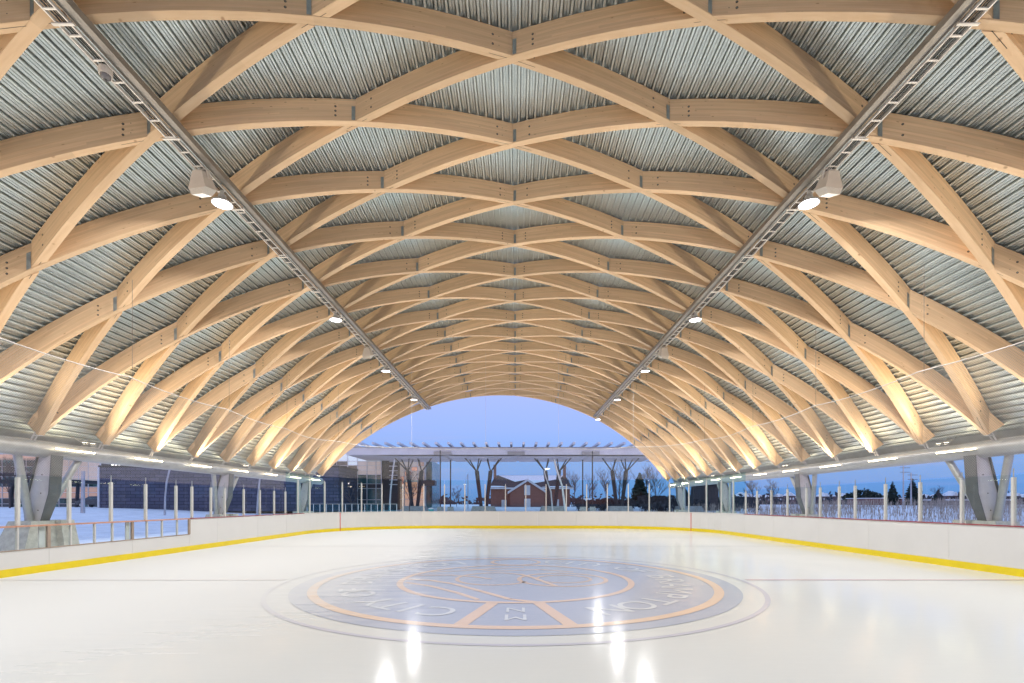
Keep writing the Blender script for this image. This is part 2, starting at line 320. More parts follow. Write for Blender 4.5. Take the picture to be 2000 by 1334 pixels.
# ================================================================== setting: ground, ice
def gz(x, y):   # land rises gently away from the rink
    d = max(abs(x) - 19, abs(y - 12) - 34, 0)
    t = min(1, d / 34); return -0.12 + 1.17 * t * t * (3 - 2 * t)
def build_ground():
    mb = MB()
    xs = [-1500, -700, -350, -200, -130] + [-100 + 4 * i for i in range(51)] + [130, 200, 350, 700, 1500]
    ys = [-900, -400, -150, -60] + [-40 + 4 * i for i in range(46)] + [160, 220, 320, 500, 800, 1500]
    for i in range(len(xs) - 1):
        for k in range(len(ys) - 1):
            x0, x1, y0, y1 = xs[i], xs[i + 1], ys[k], ys[k + 1]
            mb.face([(x0, y0, gz(x0, y0)), (x1, y0, gz(x1, y0)), (x1, y1, gz(x1, y1)), (x0, y1, gz(x0, y1))])
    m = pmat('snow', (0.78, 0.80, 0.84), 0.7, var=0.07, scale=0.9, bump=1.0); [setattr(n.inputs['Distance'], 'default_value', 0.35) for n in m.node_tree.nodes if n.type == 'BUMP']
    tag(mb.build('snow_ground', m, smooth=True), kind='structure')
build_ground()
HW, Y0R, Y1R, RC = 10.66, -10.9, 30.4, 6.0
def rr_pts(off=0.0, n=14):   # rounded rectangle, counter-clockwise from right near
    hw, y0, y1, r = HW + off, Y0R - off, Y1R + off, RC + off
    P = []
    for cx, cy, a0 in ((hw - r, y0 + r, -90), (hw - r, y1 - r, 0), (-hw + r, y1 - r, 90), (-hw + r, y0 + r, 180)):
        for i in range(n + 1):
            a = R_(a0 + 90 * i / n); P.append((cx + r * math.cos(a), cy + r * math.sin(a)))
    return P
mb = MB(); P = rr_pts(0.02); mb.face([(x, y, 0) for x, y in P]); o = mb.build('ice', M['ice']); tag(o, kind='structure')
mb = MB(); A = rr_pts(1.6); Bq = rr_pts(0.0)
for i in range(len(A)):
    k = (i + 1) % len(A)
    mb.face([(*A[i], -0.03), (*A[k], -0.03), (*Bq[k], -0.03), (*Bq[i], -0.03)]); mb.face([(*A[i], -0.03), (*A[k], -0.03), (*A[k], -0.4), (*A[i], -0.4)])
tag(mb.build('concrete_path', M['concrete']), kind='structure')
# markings under the ice
def strip_line(mb, y, w, x0, x1, z): mb.face([(x0, y - w / 2, z), (x1, y - w / 2, z), (x1, y + w / 2, z), (x0, y + w / 2, z)])
CY = 9.79
mb = MB(); strip_line(mb, CY, 0.16, 4.66, HW - 0.01, 0.004); strip_line(mb, CY, 0.16, -HW + 0.01, -4.66, 0.004); tag(mb.build('center_line', M['ice_red']), kind='structure')
mb = MB(); strip_line(mb, 17.55, 0.12, -HW + 0.01, HW - 0.01, 0.004); tag(mb.build('blue_line', M['ice_blue']), kind='structure')
mb = MB(); strip_line(mb, 27.2, 0.05, -9.7, 9.7, 0.004); tag(mb.build('goal_line', M['ice_red']), kind='structure')
def ring(mb, cx, cy, r0, r1, z, n=120, a0=0, a1=360):
    for i in range(n):
        a, b = R_(a0 + (a1 - a0) * i / n), R_(a0 + (a1 - a0) * (i + 1) / n)
        mb.face([(cx + r0 * math.cos(a), cy + r0 * math.sin(a), z), (cx + r1 * math.cos(a), cy + r1 * math.sin(a), z),
                 (cx + r1 * math.cos(b), cy + r1 * math.sin(b), z), (cx + r0 * math.cos(b), cy + r0 * math.sin(b), z)])
mb = MB(); ring(mb, 0, CY, 4.49, 4.57, 0.004); o = mb.build('face_off_circle', M['ice_violet']); tag(o, kind='structure')
logo = empty('ice_emblem', (0, CY, 0)); tag(logo, 'big round slate and orange city emblem under the ice at center', 'emblem')
mb = MB(); mb.face([(4.17 * math.cos(R_(3 * i)), 4.17 * math.sin(R_(3 * i)), 0.004) for i in range(120)]); mb.build('disc', M['ice_slate'], logo)
mb = MB(); ring(mb, 0, 0, 3.72, 3.88, 0.008); mb.build('outer_ring', M['ice_orange'], logo)
mb = MB(); ring(mb, 0, 0, 2.22, 2.34, 0.008); mb.build('inner_ring', M['ice_orange'], logo)
def ribbon(mb, pts, w, z):
    for i in range(len(pts) - 1):
        a, b = Vector(pts[i]), Vector(pts[i + 1]); d = (b - a)
        if d.length < 1e-6: continue
        d.normalize(); n = Vector((-d.y, d.x)) * w / 2; e = d * 0.004
        a2, b2 = a - e, b + e
        mb.face([(*(a2 - n), z), (*(b2 - n), z), (*(b2 + n), z), (*(a2 + n), z)])
def arc_pts(cx, cy, rx, ry, a0, a1, n=40): return [(cx + rx * math.cos(R_(a0 + (a1 - a0) * i / n)), cy + ry * math.sin(R_(a0 + (a1 - a0) * i / n))) for i in range(n + 1)]
for s in (-1, 1):
    mb = MB(); ribbon(mb, [(s * 0.36, -2.32), (s * 0.72, -3.74)], 0.19, 0.0075); mb.build('panel_edge', M['ice_orange'], logo)
mb = MB(); ribbon(mb, arc_pts(0, 2.95, 0.62, 0.62, 0, 360), 0.09, 0.0075); mb.build('top_circle', M['ice_orange'], logo)
mb = MB()
ribbon(mb, arc_pts(0.95, 0.05, 0.88, 0.85, 0, 360), 0.09, 0.0065); ribbon(mb, arc_pts(0.98, 0.1, 0.55, 0.5, 0, 360), 0.07, 0.0065)
ribbon(mb, [(0.10, 0.75), (0.35, 0.3), (0.75, -0.75)], 0.10, 0.0072); ribbon(mb, arc_pts(-0.45, 0.15, 0.75, 0.8, 20, 330), 0.08, 0.0065)
mb.build('curled_outline', M['ice_orange'], logo)
mb = MB()
ribbon(mb, [(-2.2, 0.05), (-1.7, -0.1), (-1.2, -0.5), (-0.6, -1.3), (-0.1, -2.0), (0.3, -2.22)], 0.11, 0.0068)
mb.build('leaf_outline', M['ice_orange'], logo); mb = MB(); ribbon(mb, [(-2.15, -0.35), (-1.6, -0.75), (-1.0, -1.45), (-0.6, -2.05)], 0.10, 0.0068)
mb.build('leaf_outline', M['ice_orange'], logo); mb = MB(); ribbon(mb, [(-2.1, 0.6), (-1.4, 0.62), (-0.9, 0.4), (-0.5, 0.1)], 0.08, 0.0068); mb.build('leaf_outline', M['ice_orange'], logo); mb = MB(); ribbon(mb, [(-1.9, 1.1), (-1.2, 1.3), (-0.5, 1.7), (0.2, 1.9)], 0.08, 0.0068)
mb.build('leaf_outline', M['ice_orange'], logo); mb = MB(); ribbon(mb, [(-1.3, 1.7), (-0.4, 1.25), (0.6, 1.5), (1.3, 1.1)], 0.07, 0.0062)
mb.build('leaf_outline', M['ice_orange'], logo)
def text_mesh(txt, size, bold=0.0, depth=0.0):
    cu = bpy.data.curves.new('text', 'FONT'); cu.body = txt; cu.size = size; cu.align_x = 'CENTER'; cu.align_y = 'CENTER'; cu.offset = bold; cu.extrude = depth
    to = bpy.data.objects.new('text_src', cu); S.collection.objects.link(to)
    bpy.context.view_layer.update()
    me = bpy.data.meshes.new_from_object(to.evaluated_get(bpy.context.evaluated_depsgraph_get()))
    bpy.data.objects.remove(to); return me
tcache = {}
def letter(ch, a, r, size, sy=1.0):
    if (ch, size) not in tcache:
        me = text_mesh(ch, size, 0.0); me.materials.clear(); me.materials.append(M['ice_letter']); tcache[(ch, size)] = me
    o = link(bpy.data.objects.new('letter', tcache[(ch, size)])); o.parent = logo
    o.location = (r * math.cos(R_(a)), r * math.sin(R_(a)), 0.008); o.rotation_euler = (0, 0, R_(a - 90))
seq = [('C', -111), ('I', -120), ('T', -127), ('Y', -135), ('O', -150), ('F', -158)] + [(c, -173 - 9.4 * i) for i, c in enumerate('BRAMPTON')]
seq += [('C', 71), ('I', 63), ('T', 56), ('Y', 48), ('O', 32), ('F', 23)] + [(c, 7.5 - 10.2 * i) for i, c in enumerate('BRAMPTON')]
for ch, a in seq: letter(ch, a, 3.06, 0.80)
letter('N', -90, 2.78, 0.42); letter('M', -90, 3.24, 0.46)
for a in (82, 98): letter('I', a, 2.95, 0.3)

# ================================================================== arched timber canopy
BAY = 2.5; WB, DB = 0.18, 0.51; CZ = EYE - 9.49; RB = 19.09
TH = [R_(a) for a in (0, 11.39, 24.17, 37.24, 52.28)]
def th(j):
    s = -1 if j < 0 else 1; j = abs(j); i = min(int(j), 3); return s * (TH[i] + (TH[i + 1] - TH[i]) * (j - i))
def rb(t): return RB - 0.05 * math.sin(math.pi * min(1, abs(t) / TH[4]))
def jt(t):
    s = -1 if t < 0 else 1; t = abs(t)
    for i in range(4):
        if t <= TH[i + 1]: return s * (i + (t - TH[i]) / (TH[i + 1] - TH[i]))
    return s * (4 + (t - TH[4]) / 0.24)
def surf(t, y, r=None):
    r = rb(t) if r is None else r; return Vector((r * math.sin(t), y, CZ + r * math.cos(t)))
canopy = empty('arched_canopy', (-0.07, 0, 0)); tag(canopy, 'vaulted open canopy of crossing curved timber beams over the ice rink', 'canopy')
XN = [RB * math.sin(t) for t in TH]
def xn(j):
    s = -1 if j < 0 else 1; j = abs(j); return s * (XN[j] if j <= 4 else XN[4] + (XN[4] - XN[3]) * (j - 4))
def zbx(x):   # underside height of the timber at plan position x
    r = rb(math.asin(max(-1, min(1, x / RB)))); return CZ + math.sqrt(max(0.01, r * r - x * x))
def lam_mesh(j, half=0, nb=3):
    """lamella lying in a vertical plane, centred on node row j; even rows fall towards +j (B), odd rows rise (A)"""
    sg = -1 if j % 2 == 0 else 1
    ja, jb = (j if half > 0 else j - 1), (j if half < 0 else j + 1)
    x0, xm, x1 = xn(j - 1), xn(j), xn(j + 1)
    def Yq(x):  # quadratic in plan through the three nodes (almost straight)
        L0 = (x - xm) * (x - x1) / ((x0 - xm) * (x0 - x1)); L2 = (x - x0) * (x - xm) / ((x1 - x0) * (x1 - xm)); return -sg * 0.5 * BAY * L0 + sg * 0.5 * BAY * L2
    d2 = Vector((x1 - x0, sg * BAY)).normalized(); s0 = Vector((-d2.y, d2.x, 0)); h = WB / 2
    def slope(x):   # rise per metre along the beam in plan
        e = 0.01; return (zbx(x + e) - zbx(x - e)) / (2 * e) * d2.x
    def trim(endj, sign):   # plan offsets in x for rails e=-1,+1
        if half and endj == j: return (0.0, 0.0)
        tg = -1 if endj % 2 == 0 else 1
        t2 = Vector((xn(endj + 1) - xn(endj - 1), tg * BAY)).normalized(); n2 = Vector((-t2.y, t2.x)); d = d2 * sign; s = Vector((s0.x, s0.y))
        side = 1 if (-d).dot(n2) > 0 else -1
        if abs(d.dot(n2)) < 0.05: return (0.0, 0.0)
        return tuple((side * (h + 0.004) - e * h * s.dot(n2)) / d.dot(n2) * d.x for e in (-1, 1))
    ta, tb = trim(ja, -1), trim(jb, 1)
    A, B_ = xn(ja), xn(jb); mb = MB(); n = 14 if not half else 8; rails = {}
    fa, fb = (-0.40 if ja == -4 else 0.0), (0.40 if jb == 4 else 0.0)   # square-cut feet
    for ei, e in enumerate((-1, 1)):
        a, b = A + ta[ei], B_ + tb[ei]; L = []
        for i in range(n + 1):
            x = a + (b - a) * i / n; q = Vector((x, Yq(x), zbx(x))) + s0 * (e * h)
            xt = x + fa * (1 - i / n) + fb * i / n
            t = Vector((xt, Yq(xt), zbx(xt) + DB * math.sqrt(1 + slope(xt) ** 2))) + s0 * (e * h)
            L.append((q, t, (x - xm) * 1.16))
        rails[e] = L
    for i in range(n):
        a0, a1 = rails[-1][i], rails[-1][i + 1]; b0, b1 = rails[1][i], rails[1][i + 1]
        mb.face([a0[0], b0[0], b1[0], a1[0]], 0, [(a0[2], 0.0), (b0[2], 0.04), (b1[2], 0.04), (a1[2], 0.0)])
        mb.face([a0[1], a1[1], b1[1], b0[1]], 0, [(a0[2], 0.46), (a1[2], 0.46), (b1[2], 0.49), (b0[2], 0.49)])
        mb.face([a0[0], a1[0], a1[1], a0[1]], 0, [(a0[2], 0.5), (a1[2], 0.5), (a1[2], 0.5 + DB), (a0[2], 0.5 + DB)])
        mb.face([b0[0], b0[1], b1[1], b1[0]], 0, [(b0[2], 1.1), (b0[2], 1.1 + DB), (b1[2], 1.1 + DB), (b1[2], 1.1)])
    for i in (0, n):
        a0, b0 = rails[-1][i], rails[1][i]
        mb.face([a0[0], b0[0], b0[1], a0[1]], 0, [(0, 2.0), (WB, 2.0), (WB, 2 + DB), (0, 2 + DB)])
    # bolts and slits (surface detail of the beam)
    def at_side(u, e, v):   # u: plan distance in x from the middle node, v: depth above the underside
        x = xm + u; k = math.sqrt(1 + slope(x) ** 2); return Vector((x, Yq(x), zbx(x) + v * k)) + s0 * (e * (h + 0.0015)), Vector((d2.x * slope(x) * -0, 0, 1.0))
    def disc(u, e, v, rad):
        p, nn = at_side(u, e, v); tt = Vector((d2.x, d2.y, 0)); nn = nn.normalized()
        mb.face([p + tt * rad * math.cos(2 * math.pi * k / 8) + nn * rad * math.sin(2 * math.pi * k / 8) for k in range(8)], 1)
        if rad > 0.02:
            p2 = p + s0 * e * 0.001
            mb.face([p2 + tt * rad * .35 * math.cos(math.pi * k / 3) + nn * rad * .35 * math.sin(math.pi * k / 3) for k in range(6)], 2)
    ls = []
    if not (half and ja == j) and ja > -5: ls.append((A - xm, 1))
    if not (half and jb == j) and jb < 5: ls.append((B_ - xm, -1))
    for (uend, dr) in ls:
        for e in (-1, 1):
            vs = (0.13, 0.33) if nb == 2 else (0.12, 0.225, 0.33)
            for v in vs: disc(uend + dr * 0.44, e, v, 0.026)
            for v in (0.13, 0.32): disc(uend + dr * 0.31, e, v, 0.009)
        # slit on the soffit
        for u0, u1 in ((uend + dr * 0.12, uend + dr * 0.50),):
            pts = []
            for u in (u0, u1):
                x = xm + u; p = Vector((x, Yq(x), zbx(x) - 0.0015)); pts.append(p)
            w = s0 * 0.005; mb.face([pts[0] - w, pts[1] - w, pts[1] + w, pts[0] + w], 1)
    plates = []
    if not half:
        for e in (-1, 1):
            # plate beside the butting beam: towards +u on the near face of B rows and -u on the near face of A rows
            near = e if s0.y * e < 0 else None
            sgn_u = (1 if sg < 0 else -1) * (1 if near else -1)
            off = h * e * s0.x
            ux = [-off + sgn_u * q for q in (0.008, 0.085)]
            q = []
            for u, v in ((ux[0], 0.02), (ux[1], 0.02), (ux[1], 0.34), (ux[0], 0.34)):
                p, nn = at_side(u, e, v); q.append(p)
            off2 = s0 * e * 0.006
            pm = MB(); plates.append(pm); pm.face([x + off2 for x in q]); pm.face([q[0], q[1], q[1] + off2, q[0] + off2]); pm.face([q[2], q[3], q[3] + off2, q[2] + off2]); pm.face([q[1], q[2], q[2] + off2, q[1] + off2]); pm.face([q[3], q[0], q[0] + off2, q[3] + off2])
            for v in ((0.12, 0.33) if nb == 3 else (0.12, 0.225, 0.33)): disc(sgn_u * 0.46, e, v, 0.026)
    return mb, plates
beam_objs = []; far_mb = MB(); far_pl = MB(); allb = []
for j in range(-4, 5):
    hf = {-4: 1, 4: -1}.get(j, 0)
    base = 0.18 if j % 2 == 0 else 0.68
    for k in range(0, 20):
        idx = base + k; lim = 17.18 + 0.5 * j
        if idx > lim + 0.05: continue
        half = hf
        if j % 2 == 0 and idx > lim - 0.3:
            if j == 4: continue
            half = 1
        if hf == 0 and j % 2 == 0 and idx * BAY < 3: pass
        allb.append((idx * BAY, j, half))
allb.sort(key=lambda q: (q[0] < 5.5, q[0])); protos = {}
for n, (y, j, half) in enumerate(allb):
    nb = 3 if (j * 7 + int(y)) % 3 == 0 else 2
    if n < 99:
        key = (j, half, nb)
        if key not in protos:
            mb, pl = lam_mesh(j, half, nb); o = mb.build('beam', [M['wood'], M['hole'], M['zinc']], canopy); protos[key] = o
            for q in pl: q.build('joint_plate', M['zinc'], o)
        else: o = copy_tree(protos[key], canopy)
        o.location = (0, y, 0)
    else:
        mb, pl = lam_mesh(j, half, nb)
        nn = len(far_mb.v); far_mb.v += [(p[0], p[1] + y, p[2]) for p in mb.v]; far_mb.f += [tuple(i + nn for i in f) for f in mb.f]
        # shift wood u so that merged beams differ; plates share the mesh with their own slot
        far_mb.m += mb.m; far_mb.uv += [(u + n * 3.7, v) for u, v in mb.uv]
        for q in pl:
            nn = len(far_mb.v); far_mb.v += [(p[0], p[1] + y, p[2]) for p in q.v]; far_mb.f += [tuple(i + nn for i in f) for f in q.f]; far_mb.m += [2] * len(q.f); far_mb.uv += q.uv
if far_mb.f: tag(far_mb.build('beams', [M['wood'], M['hole'], M['zinc']], canopy), kind='stuff')
# corrugated deck: ribs run along the rink
def build_deck():
    prof = []; pitch = 0.21; span = TH[4] + 0.012; t = -span; r0 = RB + 0.3
    shape = [(0, 0), (0.038, 0), (0.048, 0.055), (0.050, 0.125), (0.069, 0.125), (0.071, 0.055), (0.123, 0.055), (0.124, 0.085), (0.133, 0.085), (0.134, 0.055), (0.178, 0.055), (0.180, 0.125), (0.199, 0.125), (0.201, 0.055)]
    n = int(2 * span * r0 / pitch)
    for i in range(n + 1):
        for s, hgt in shape:
            tt = -span + (i * pitch + s) / r0; prof.append((tt, rb(tt) + DB + 0.002 + hgt, i * pitch + s))
    mb = MB(); yn = -14.0
    for i in range(len(prof) - 1):
        (t0, a, u0), (t1, b, u1) = prof[i], prof[i + 1]
        e0, e1 = BAY * (17.18 + 0.5 * jt(t0)) + 0.05, BAY * (17.18 + 0.5 * jt(t1)) + 0.05
        mb.face([surf(t0, yn, a), surf(t1, yn, b), surf(t1, e1, b), surf(t0, e0, a)], 0, [(yn, u0), (yn, u1), (e1, u1), (e0, u0)])
    mb.build('roof_deck', M['deck'], canopy)
    mb = MB()
    for s in (-1, 1):   # closure flashing behind the feet, above the edge pipe
        t = s * span; e = BAY * (17.18 + 0.5 * jt(t)); p = surf(t, 0, rb(t) + DB + 0.05)
        q = [(p.x, p.z), (p.x + s * 0.12, p.z - 0.22), (p.x + s * 0.02, p.z - 0.52), (p.x - s * 0.10, p.z - 0.62)]
        for i in range(3): mb.face([(q[i][0], yn, q[i][1]), (q[i + 1][0], yn, q[i + 1][1]), (q[i + 1][0], e, q[i + 1][1]), (q[i][0], e, q[i][1])])
    mb.build('edge_flashing', M['steel'], canopy)
build_deck()
PX, PZ = 15.52, 3.33
for s in (-1, 1):
    ye = 38.6 if s < 0 else 48.3
    mb = MB(); mb.tube([(s * PX, -14, PZ), (s * PX, ye, PZ)], 0.27, 24); mb.build('edge_pipe', M['steel'], canopy, smooth=True)
    base = MB()
    for k in range(1, 20):   # foot pins between timber and pipe
        idx = 0.18 + k
        if idx > 17.18 + 2 * s + 0.05: continue
        y = idx * BAY; f = surf(s * TH[4], y); mb = MB()
        for dy in (-0.05, 0.07): mb.tube([f + Vector((s * 0.12, dy, 0.10)), (s * (PX - 0.12), y + dy, PZ + 0.2)], 0.022, 6)
        mb.box((f.x + s * 0.10, y, f.z - 0.005), (0.25, 0.16, 0.012), 0)
        mb.build('foot_pin', M['steel_pale'], canopy)
# inclined columns on concrete piers
def make_column(s):
    c = empty('column', (s * 15.75, 0, 0)); c.parent = canopy
    mb = MB(); mb.frus((s * 0.05, 0, -0.4), (1.15, 2.3), (s * 0.05, 0, 0.98), (0.75, 1.25)); mb.frus((-s * 0.30, 0.42, -0.4), (0.95, 0.6), (-s * 0.14, 0.42, 0.99), (0.75, 0.5)); mb.build('pier', M['concrete'], c)
    b0, b1 = Vector((0.04 * s, 0, 0.98)), Vector((-0.32 * s, 0, PZ - 0.18))
    mb = MB()
    for f in (-1, 1):
        w0, w1, wm = 0.19, 0.24, 0.36; pts = []
        m_ = b0.lerp(b1, 0.42)
        for (cc, w, dd) in ((b0, w0, 0.15), (m_, wm, 0.21), (b1, w1, 0.21)):
            x = cc.x + f * w; pts.append([(x - 0.012, -dd, cc.z), (x + 0.012, -dd, cc.z), (x + 0.012, dd, cc.z), (x - 0.012, dd, cc.z)])
        for i in range(2): mb.hexa(pts[i] + pts[i + 1])
    mb.build('flange', M['steel_dark'], c)
    mb = MB(); pts = []
    for (cc, w) in ((b0, 0.175), (m_, 0.345), (b1, 0.225)): pts.append([(cc.x - w, -0.13, cc.z), (cc.x + w, -0.13, cc.z), (cc.x + w, 0.13, cc.z), (cc.x - w, 0.13, cc.z)])
    for i in range(2): mb.hexa(pts[i] + pts[i + 1])
    for fr in (0.16, 0.42, 0.7):
        p = b0.lerp(b1, fr) + Vector((0.03 * (1 if fr < .5 else -1), -0.132, 0)); mb.face([(p.x + 0.022 * math.cos(k * math.pi / 4), p.y, p.z + 0.022 * math.sin(k * math.pi / 4)) for k in range(8)], 1)
    mb.build('web_plate', [M['steel_pale'], M['hole']], c)
    for sy in (-1, 1):
        mb = MB(); mb.tube([(s * 0.13, sy * 0.25, 1.12), (-s * 0.14, 1.3 if sy > 0 else -0.9, PZ - 0.15)], 0.11, 12)
        mb.tube([(s * 0.13, sy * 0.24, 0.98), (s * 0.13, sy * 0.26, 1.2)], 0.12, 12); mb.build('brace_pipe', M['steel'], c, smooth=True)
    return c
for s in (-1, 1):
    c0 = make_column(s); c0.location.y = 6.1
    for y in (16.1, 26.0, 35.9) + ((45.5,) if s > 0 else ()):
        c = copy_tree(c0, canopy); c.location.y = y

# ================================================================== rink boards, glass, net
rink = empty('rink_boards', (0, 9.75, 0)); tag(rink, 'white dasher boards with yellow kick plate and clear glass around the ice', 'rink boards')
def to_l(o): o.location = (0, -9.75, 0); return o
# perimeter path, starting on the left side at y=0, going away, across the far end, back on the right, near end
def peri():
    P = [(-HW, Y0R + RC), (-HW, Y1R - RC)]
    def arc(cx, cy, a0, a1, n=16): return [(cx + RC * math.cos(R_(a0 + (a1 - a0) * i / n)), cy + RC * math.sin(R_(a0 + (a1 - a0) * i / n))) for i in range(1, n + 1)]
    P += arc(-HW + RC, Y1R - RC, 180, 90); P.append((HW - RC, Y1R)); P += arc(HW - RC, Y1R - RC, 90, 0)
    P.append((HW, Y0R + RC)); P += arc(HW - RC, Y0R + RC, 0, -90); P.append((-HW + RC, Y0R)); P += arc(-HW + RC, Y0R + RC, -90, -180)
    return [Vector(p) for p in P]
PP = peri(); CUM = [0]
for i in range(1, len(PP)): CUM.append(CUM[-1] + (PP[i] - PP[i - 1]).length)
PL = CUM[-1]
def pat(d):
    d = max(0, min(PL - 1e-6, d))
    for i in range(1, len(PP)):
        if d <= CUM[i]:
            t = (d - CUM[i - 1]) / (CUM[i] - CUM[i - 1]); return PP[i - 1].lerp(PP[i], t), (PP[i] - PP[i - 1]).normalized()
def sample(d0, d1):
    ds = [d0] + [c for c in CUM if d0 + 1e-4 < c < d1 - 1e-4] + [d1]; out = []
    for q in ds:
        p, t = pat(q); p0, ta = pat(q - 0.05); p1, tb = pat(q + 0.05); t = (ta + tb).normalized(); out.append((p, Vector((-t.y, t.x))))  # left normal = outwards (path runs clockwise)
    return out
DY0 = -(Y0R + RC)      # path distance at y=0 on the left side
DL = lambda y: y - (Y0R + RC)
DR = lambda y: CUM[1] + math.pi * RC + 2 * (HW - RC) + (Y1R - RC - y) + 0.0
arcl = CUM[17] - CUM[1]
DR = lambda y: CUM[17] + 2 * (HW - RC) + arcl + (Y1R - RC - y)
def wall(name, d0, d1, i0, i1, z0, z1, mat, smooth=False):   # i0,i1: offsets along the outward normal
    mb = MB(); L = sample(d0, d1); u = 0
    for k in range(len(L) - 1):
        (p, n), (q, m) = L[k], L[k + 1]; ln = (q - p).length
        a, b, c, d = p + n * i0, q + m * i0, q + m * i1, p + n * i1
        V = [(a.x, a.y, z0), (b.x, b.y, z0), (c.x, c.y, z0), (d.x, d.y, z0), (a.x, a.y, z1), (b.x, b.y, z1), (c.x, c.y, z1), (d.x, d.y, z1)]
        mb.mesh_faces(V, [(0, 1, 5, 4), (2, 3, 7, 6), (4, 5, 6, 7), (3, 2, 1, 0)])
        mb.m[-2] = 1 if isinstance(mat, list) else 0
        for q2 in range(4): mb.uv[-16 + q2] = ((u, z0), (u + ln, z0), (u + ln, z1), (u, z1))[q2]
        if k == 0: mb.face([V[0], V[4], V[7], V[3]])
        if k == len(L) - 2: mb.face([V[1], V[2], V[6], V[5]])
        u += ln
    return to_l(mb.build(name, mat, rink))
WIN0, WIN1 = DL(-3), DL(15.82)
seams = [0.0, DL(-3)]
d = DL(-3)
SEAML = [DL(v) for v in (1.0, 3.5, 6.0, 8.6, 11.05, 13.45, 15.82, 17.3, 20.0, 22.5)]
seams += SEAML
g0, g1 = pat(0)[0], None
GLl = None
# goal-line positions on the curved ends
def d_at_y(y, right=False):
    best = None
    for i in range(4000):
        dd = CUM[1] + arcl * i / 4000 if not right else CUM[17] + 2 * (HW - RC) + arcl * i / 4000
        p = pat(dd)[0]; e = abs(p.y - y)
        if best is None or e < best[0]: best = (e, dd)
    return best[1]
dgl, dgr = d_at_y(27.3), d_at_y(27.3, True)
x = dgl + 2.6; seams += [dgl]
while x < dgr - 1.5: seams.append(x); x += (dgr - dgl) / round((dgr - dgl) / 2.55)
seams += [dgr]
seams += [DR(v) for v in (22.5, 20.0, 17.0, 14.6, 11.9, 9.4, 7.0, 4.5, 2.0, -0.5, -3, -4.9)]
x = DR(-4.9)
while x < PL - 3: x += 2.5; seams.append(x)
seams.append(PL); seams = sorted(set(seams))
for a, b in zip(seams, seams[1:]):
    if b - a < 0.3: continue
    z1 = 0.53 if (a >= WIN0 - 0.01 and b <= WIN1 + 0.01) else 1.045
    wall('board_panel', a + 0.003, b - 0.003, 0.0, 0.05, 0.0, z1, M['board'])
wall('kick_plate', 0, PL, -0.01, -0.0005, 0.0, 0.165, M['yellow'])
wall('cap_rail', 0, WIN0, -0.012, 0.10, 1.045, 1.07, M['redcap']); wall('cap_rail', WIN0, WIN1, -0.015, 0.12, 1.035, 1.07, M['browncap'])
wall('cap_rail', WIN1, CUM[1], -0.012, 0.10, 1.045, 1.07, M['redcap']); wall('cap_rail', CUM[1], DR(22.6), -0.012, 0.10, 1.046, 1.07, M['board']); wall('cap_rail', DR(22.6), PL, -0.012, 0.10, 1.045, 1.07, M['redcap'])
for dd in (dgl, dgr): wall('goal_stripe', dd - 0.022, dd + 0.022, -0.014, -0.0102, 0.0, 1.044, M['redline'])
# window strip low in the left boards
wx = [10.36, 11.05, 11.6, 12.26, 12.8, 13.47, 14.0, 14.6, 15.25, 15.82]; wx = [w for w in (-3, -1, 1, 3, 4.5, 6.0, 7.4, 8.7, 9.6)] + wx
for a, b in zip(wx, wx[1:]): wall('board_window', DL(a) + 0.02, DL(b) - 0.02, 0.012, 0.022, 0.545, 1.03, M['glass'])
wall('window_sill', WIN0, WIN1, -0.006, 0.06, 0.53, 0.552, M['brownpost'])
for w in wx:
    big = w in (11.05, 13.47, 8.7, 6.0, 15.82); hw = 0.035 if big else 0.016
    wall('window_post', DL(w) - hw, DL(w) + hw, -0.006, 0.045, 0.552, 1.035, M['brownpost'] if big else M['alu'])
    if big and w != 15.82: wall('door_latch', DL(w) - 0.20, DL(w) - 0.07, 0.03, 0.06, 0.553, 1.03, M['steel_pale'])
# glass posts and panes
side_y = [-1.5, 0, 1.3, 2.6, 3.9, 5.2, 6.5, 7.8, 9.2, 10.4, 11.6, 12.8, 14.0, 15.25, 16.0, 17.0, 17.8, 19.05, 20.25, 21.45, 22.5]
plist = [(DL(y), 2.17) for y in side_y]
n_far = 0; d0, d1 = DL(22.5), DR(22.5); nseg = round((d1 - d0) / 1.27)
plist += [(d0 + (d1 - d0) * i / nseg, 2.78) for i in range(1, nseg)]
plist += [(DR(y), 2.17) for y in side_y[::-1]]
for dd, zt in plist:
    o = wall('glass_post', dd - 0.03, dd + 0.03, 0.02, 0.085, 1.07, zt - 0.06, M['alu'])
    if zt < 2.5:
        p, t = pat(dd); n = Vector((-t.y, t.x)); q = p + n * 0.05; mb = MB(); mb.tube([(q.x, q.y, zt - 0.06), (q.x, q.y, zt + 0.13)], 0.012, 6); to_l(mb.build('post_pin', M['zinc'], rink))
for (a, za), (b, zb) in zip(plist, plist[1:]):
    z = 2.17 if (za < 2.5 and zb < 2.5) else (3.02 if max(za, zb) > 2.5 else 2.17)
    wall('glass_pane', a + 0.038, b - 0.038, 0.05, 0.062, 1.072, z, [M['glass'] if z < 2.5 else M['endglass'], M['glass_edge']])
    if z > 2.5: wall('glass_clip', b - 0.025, b + 0.025, 0.045, 0.067, zb - 0.05, zb + 0.0, M['alu'])
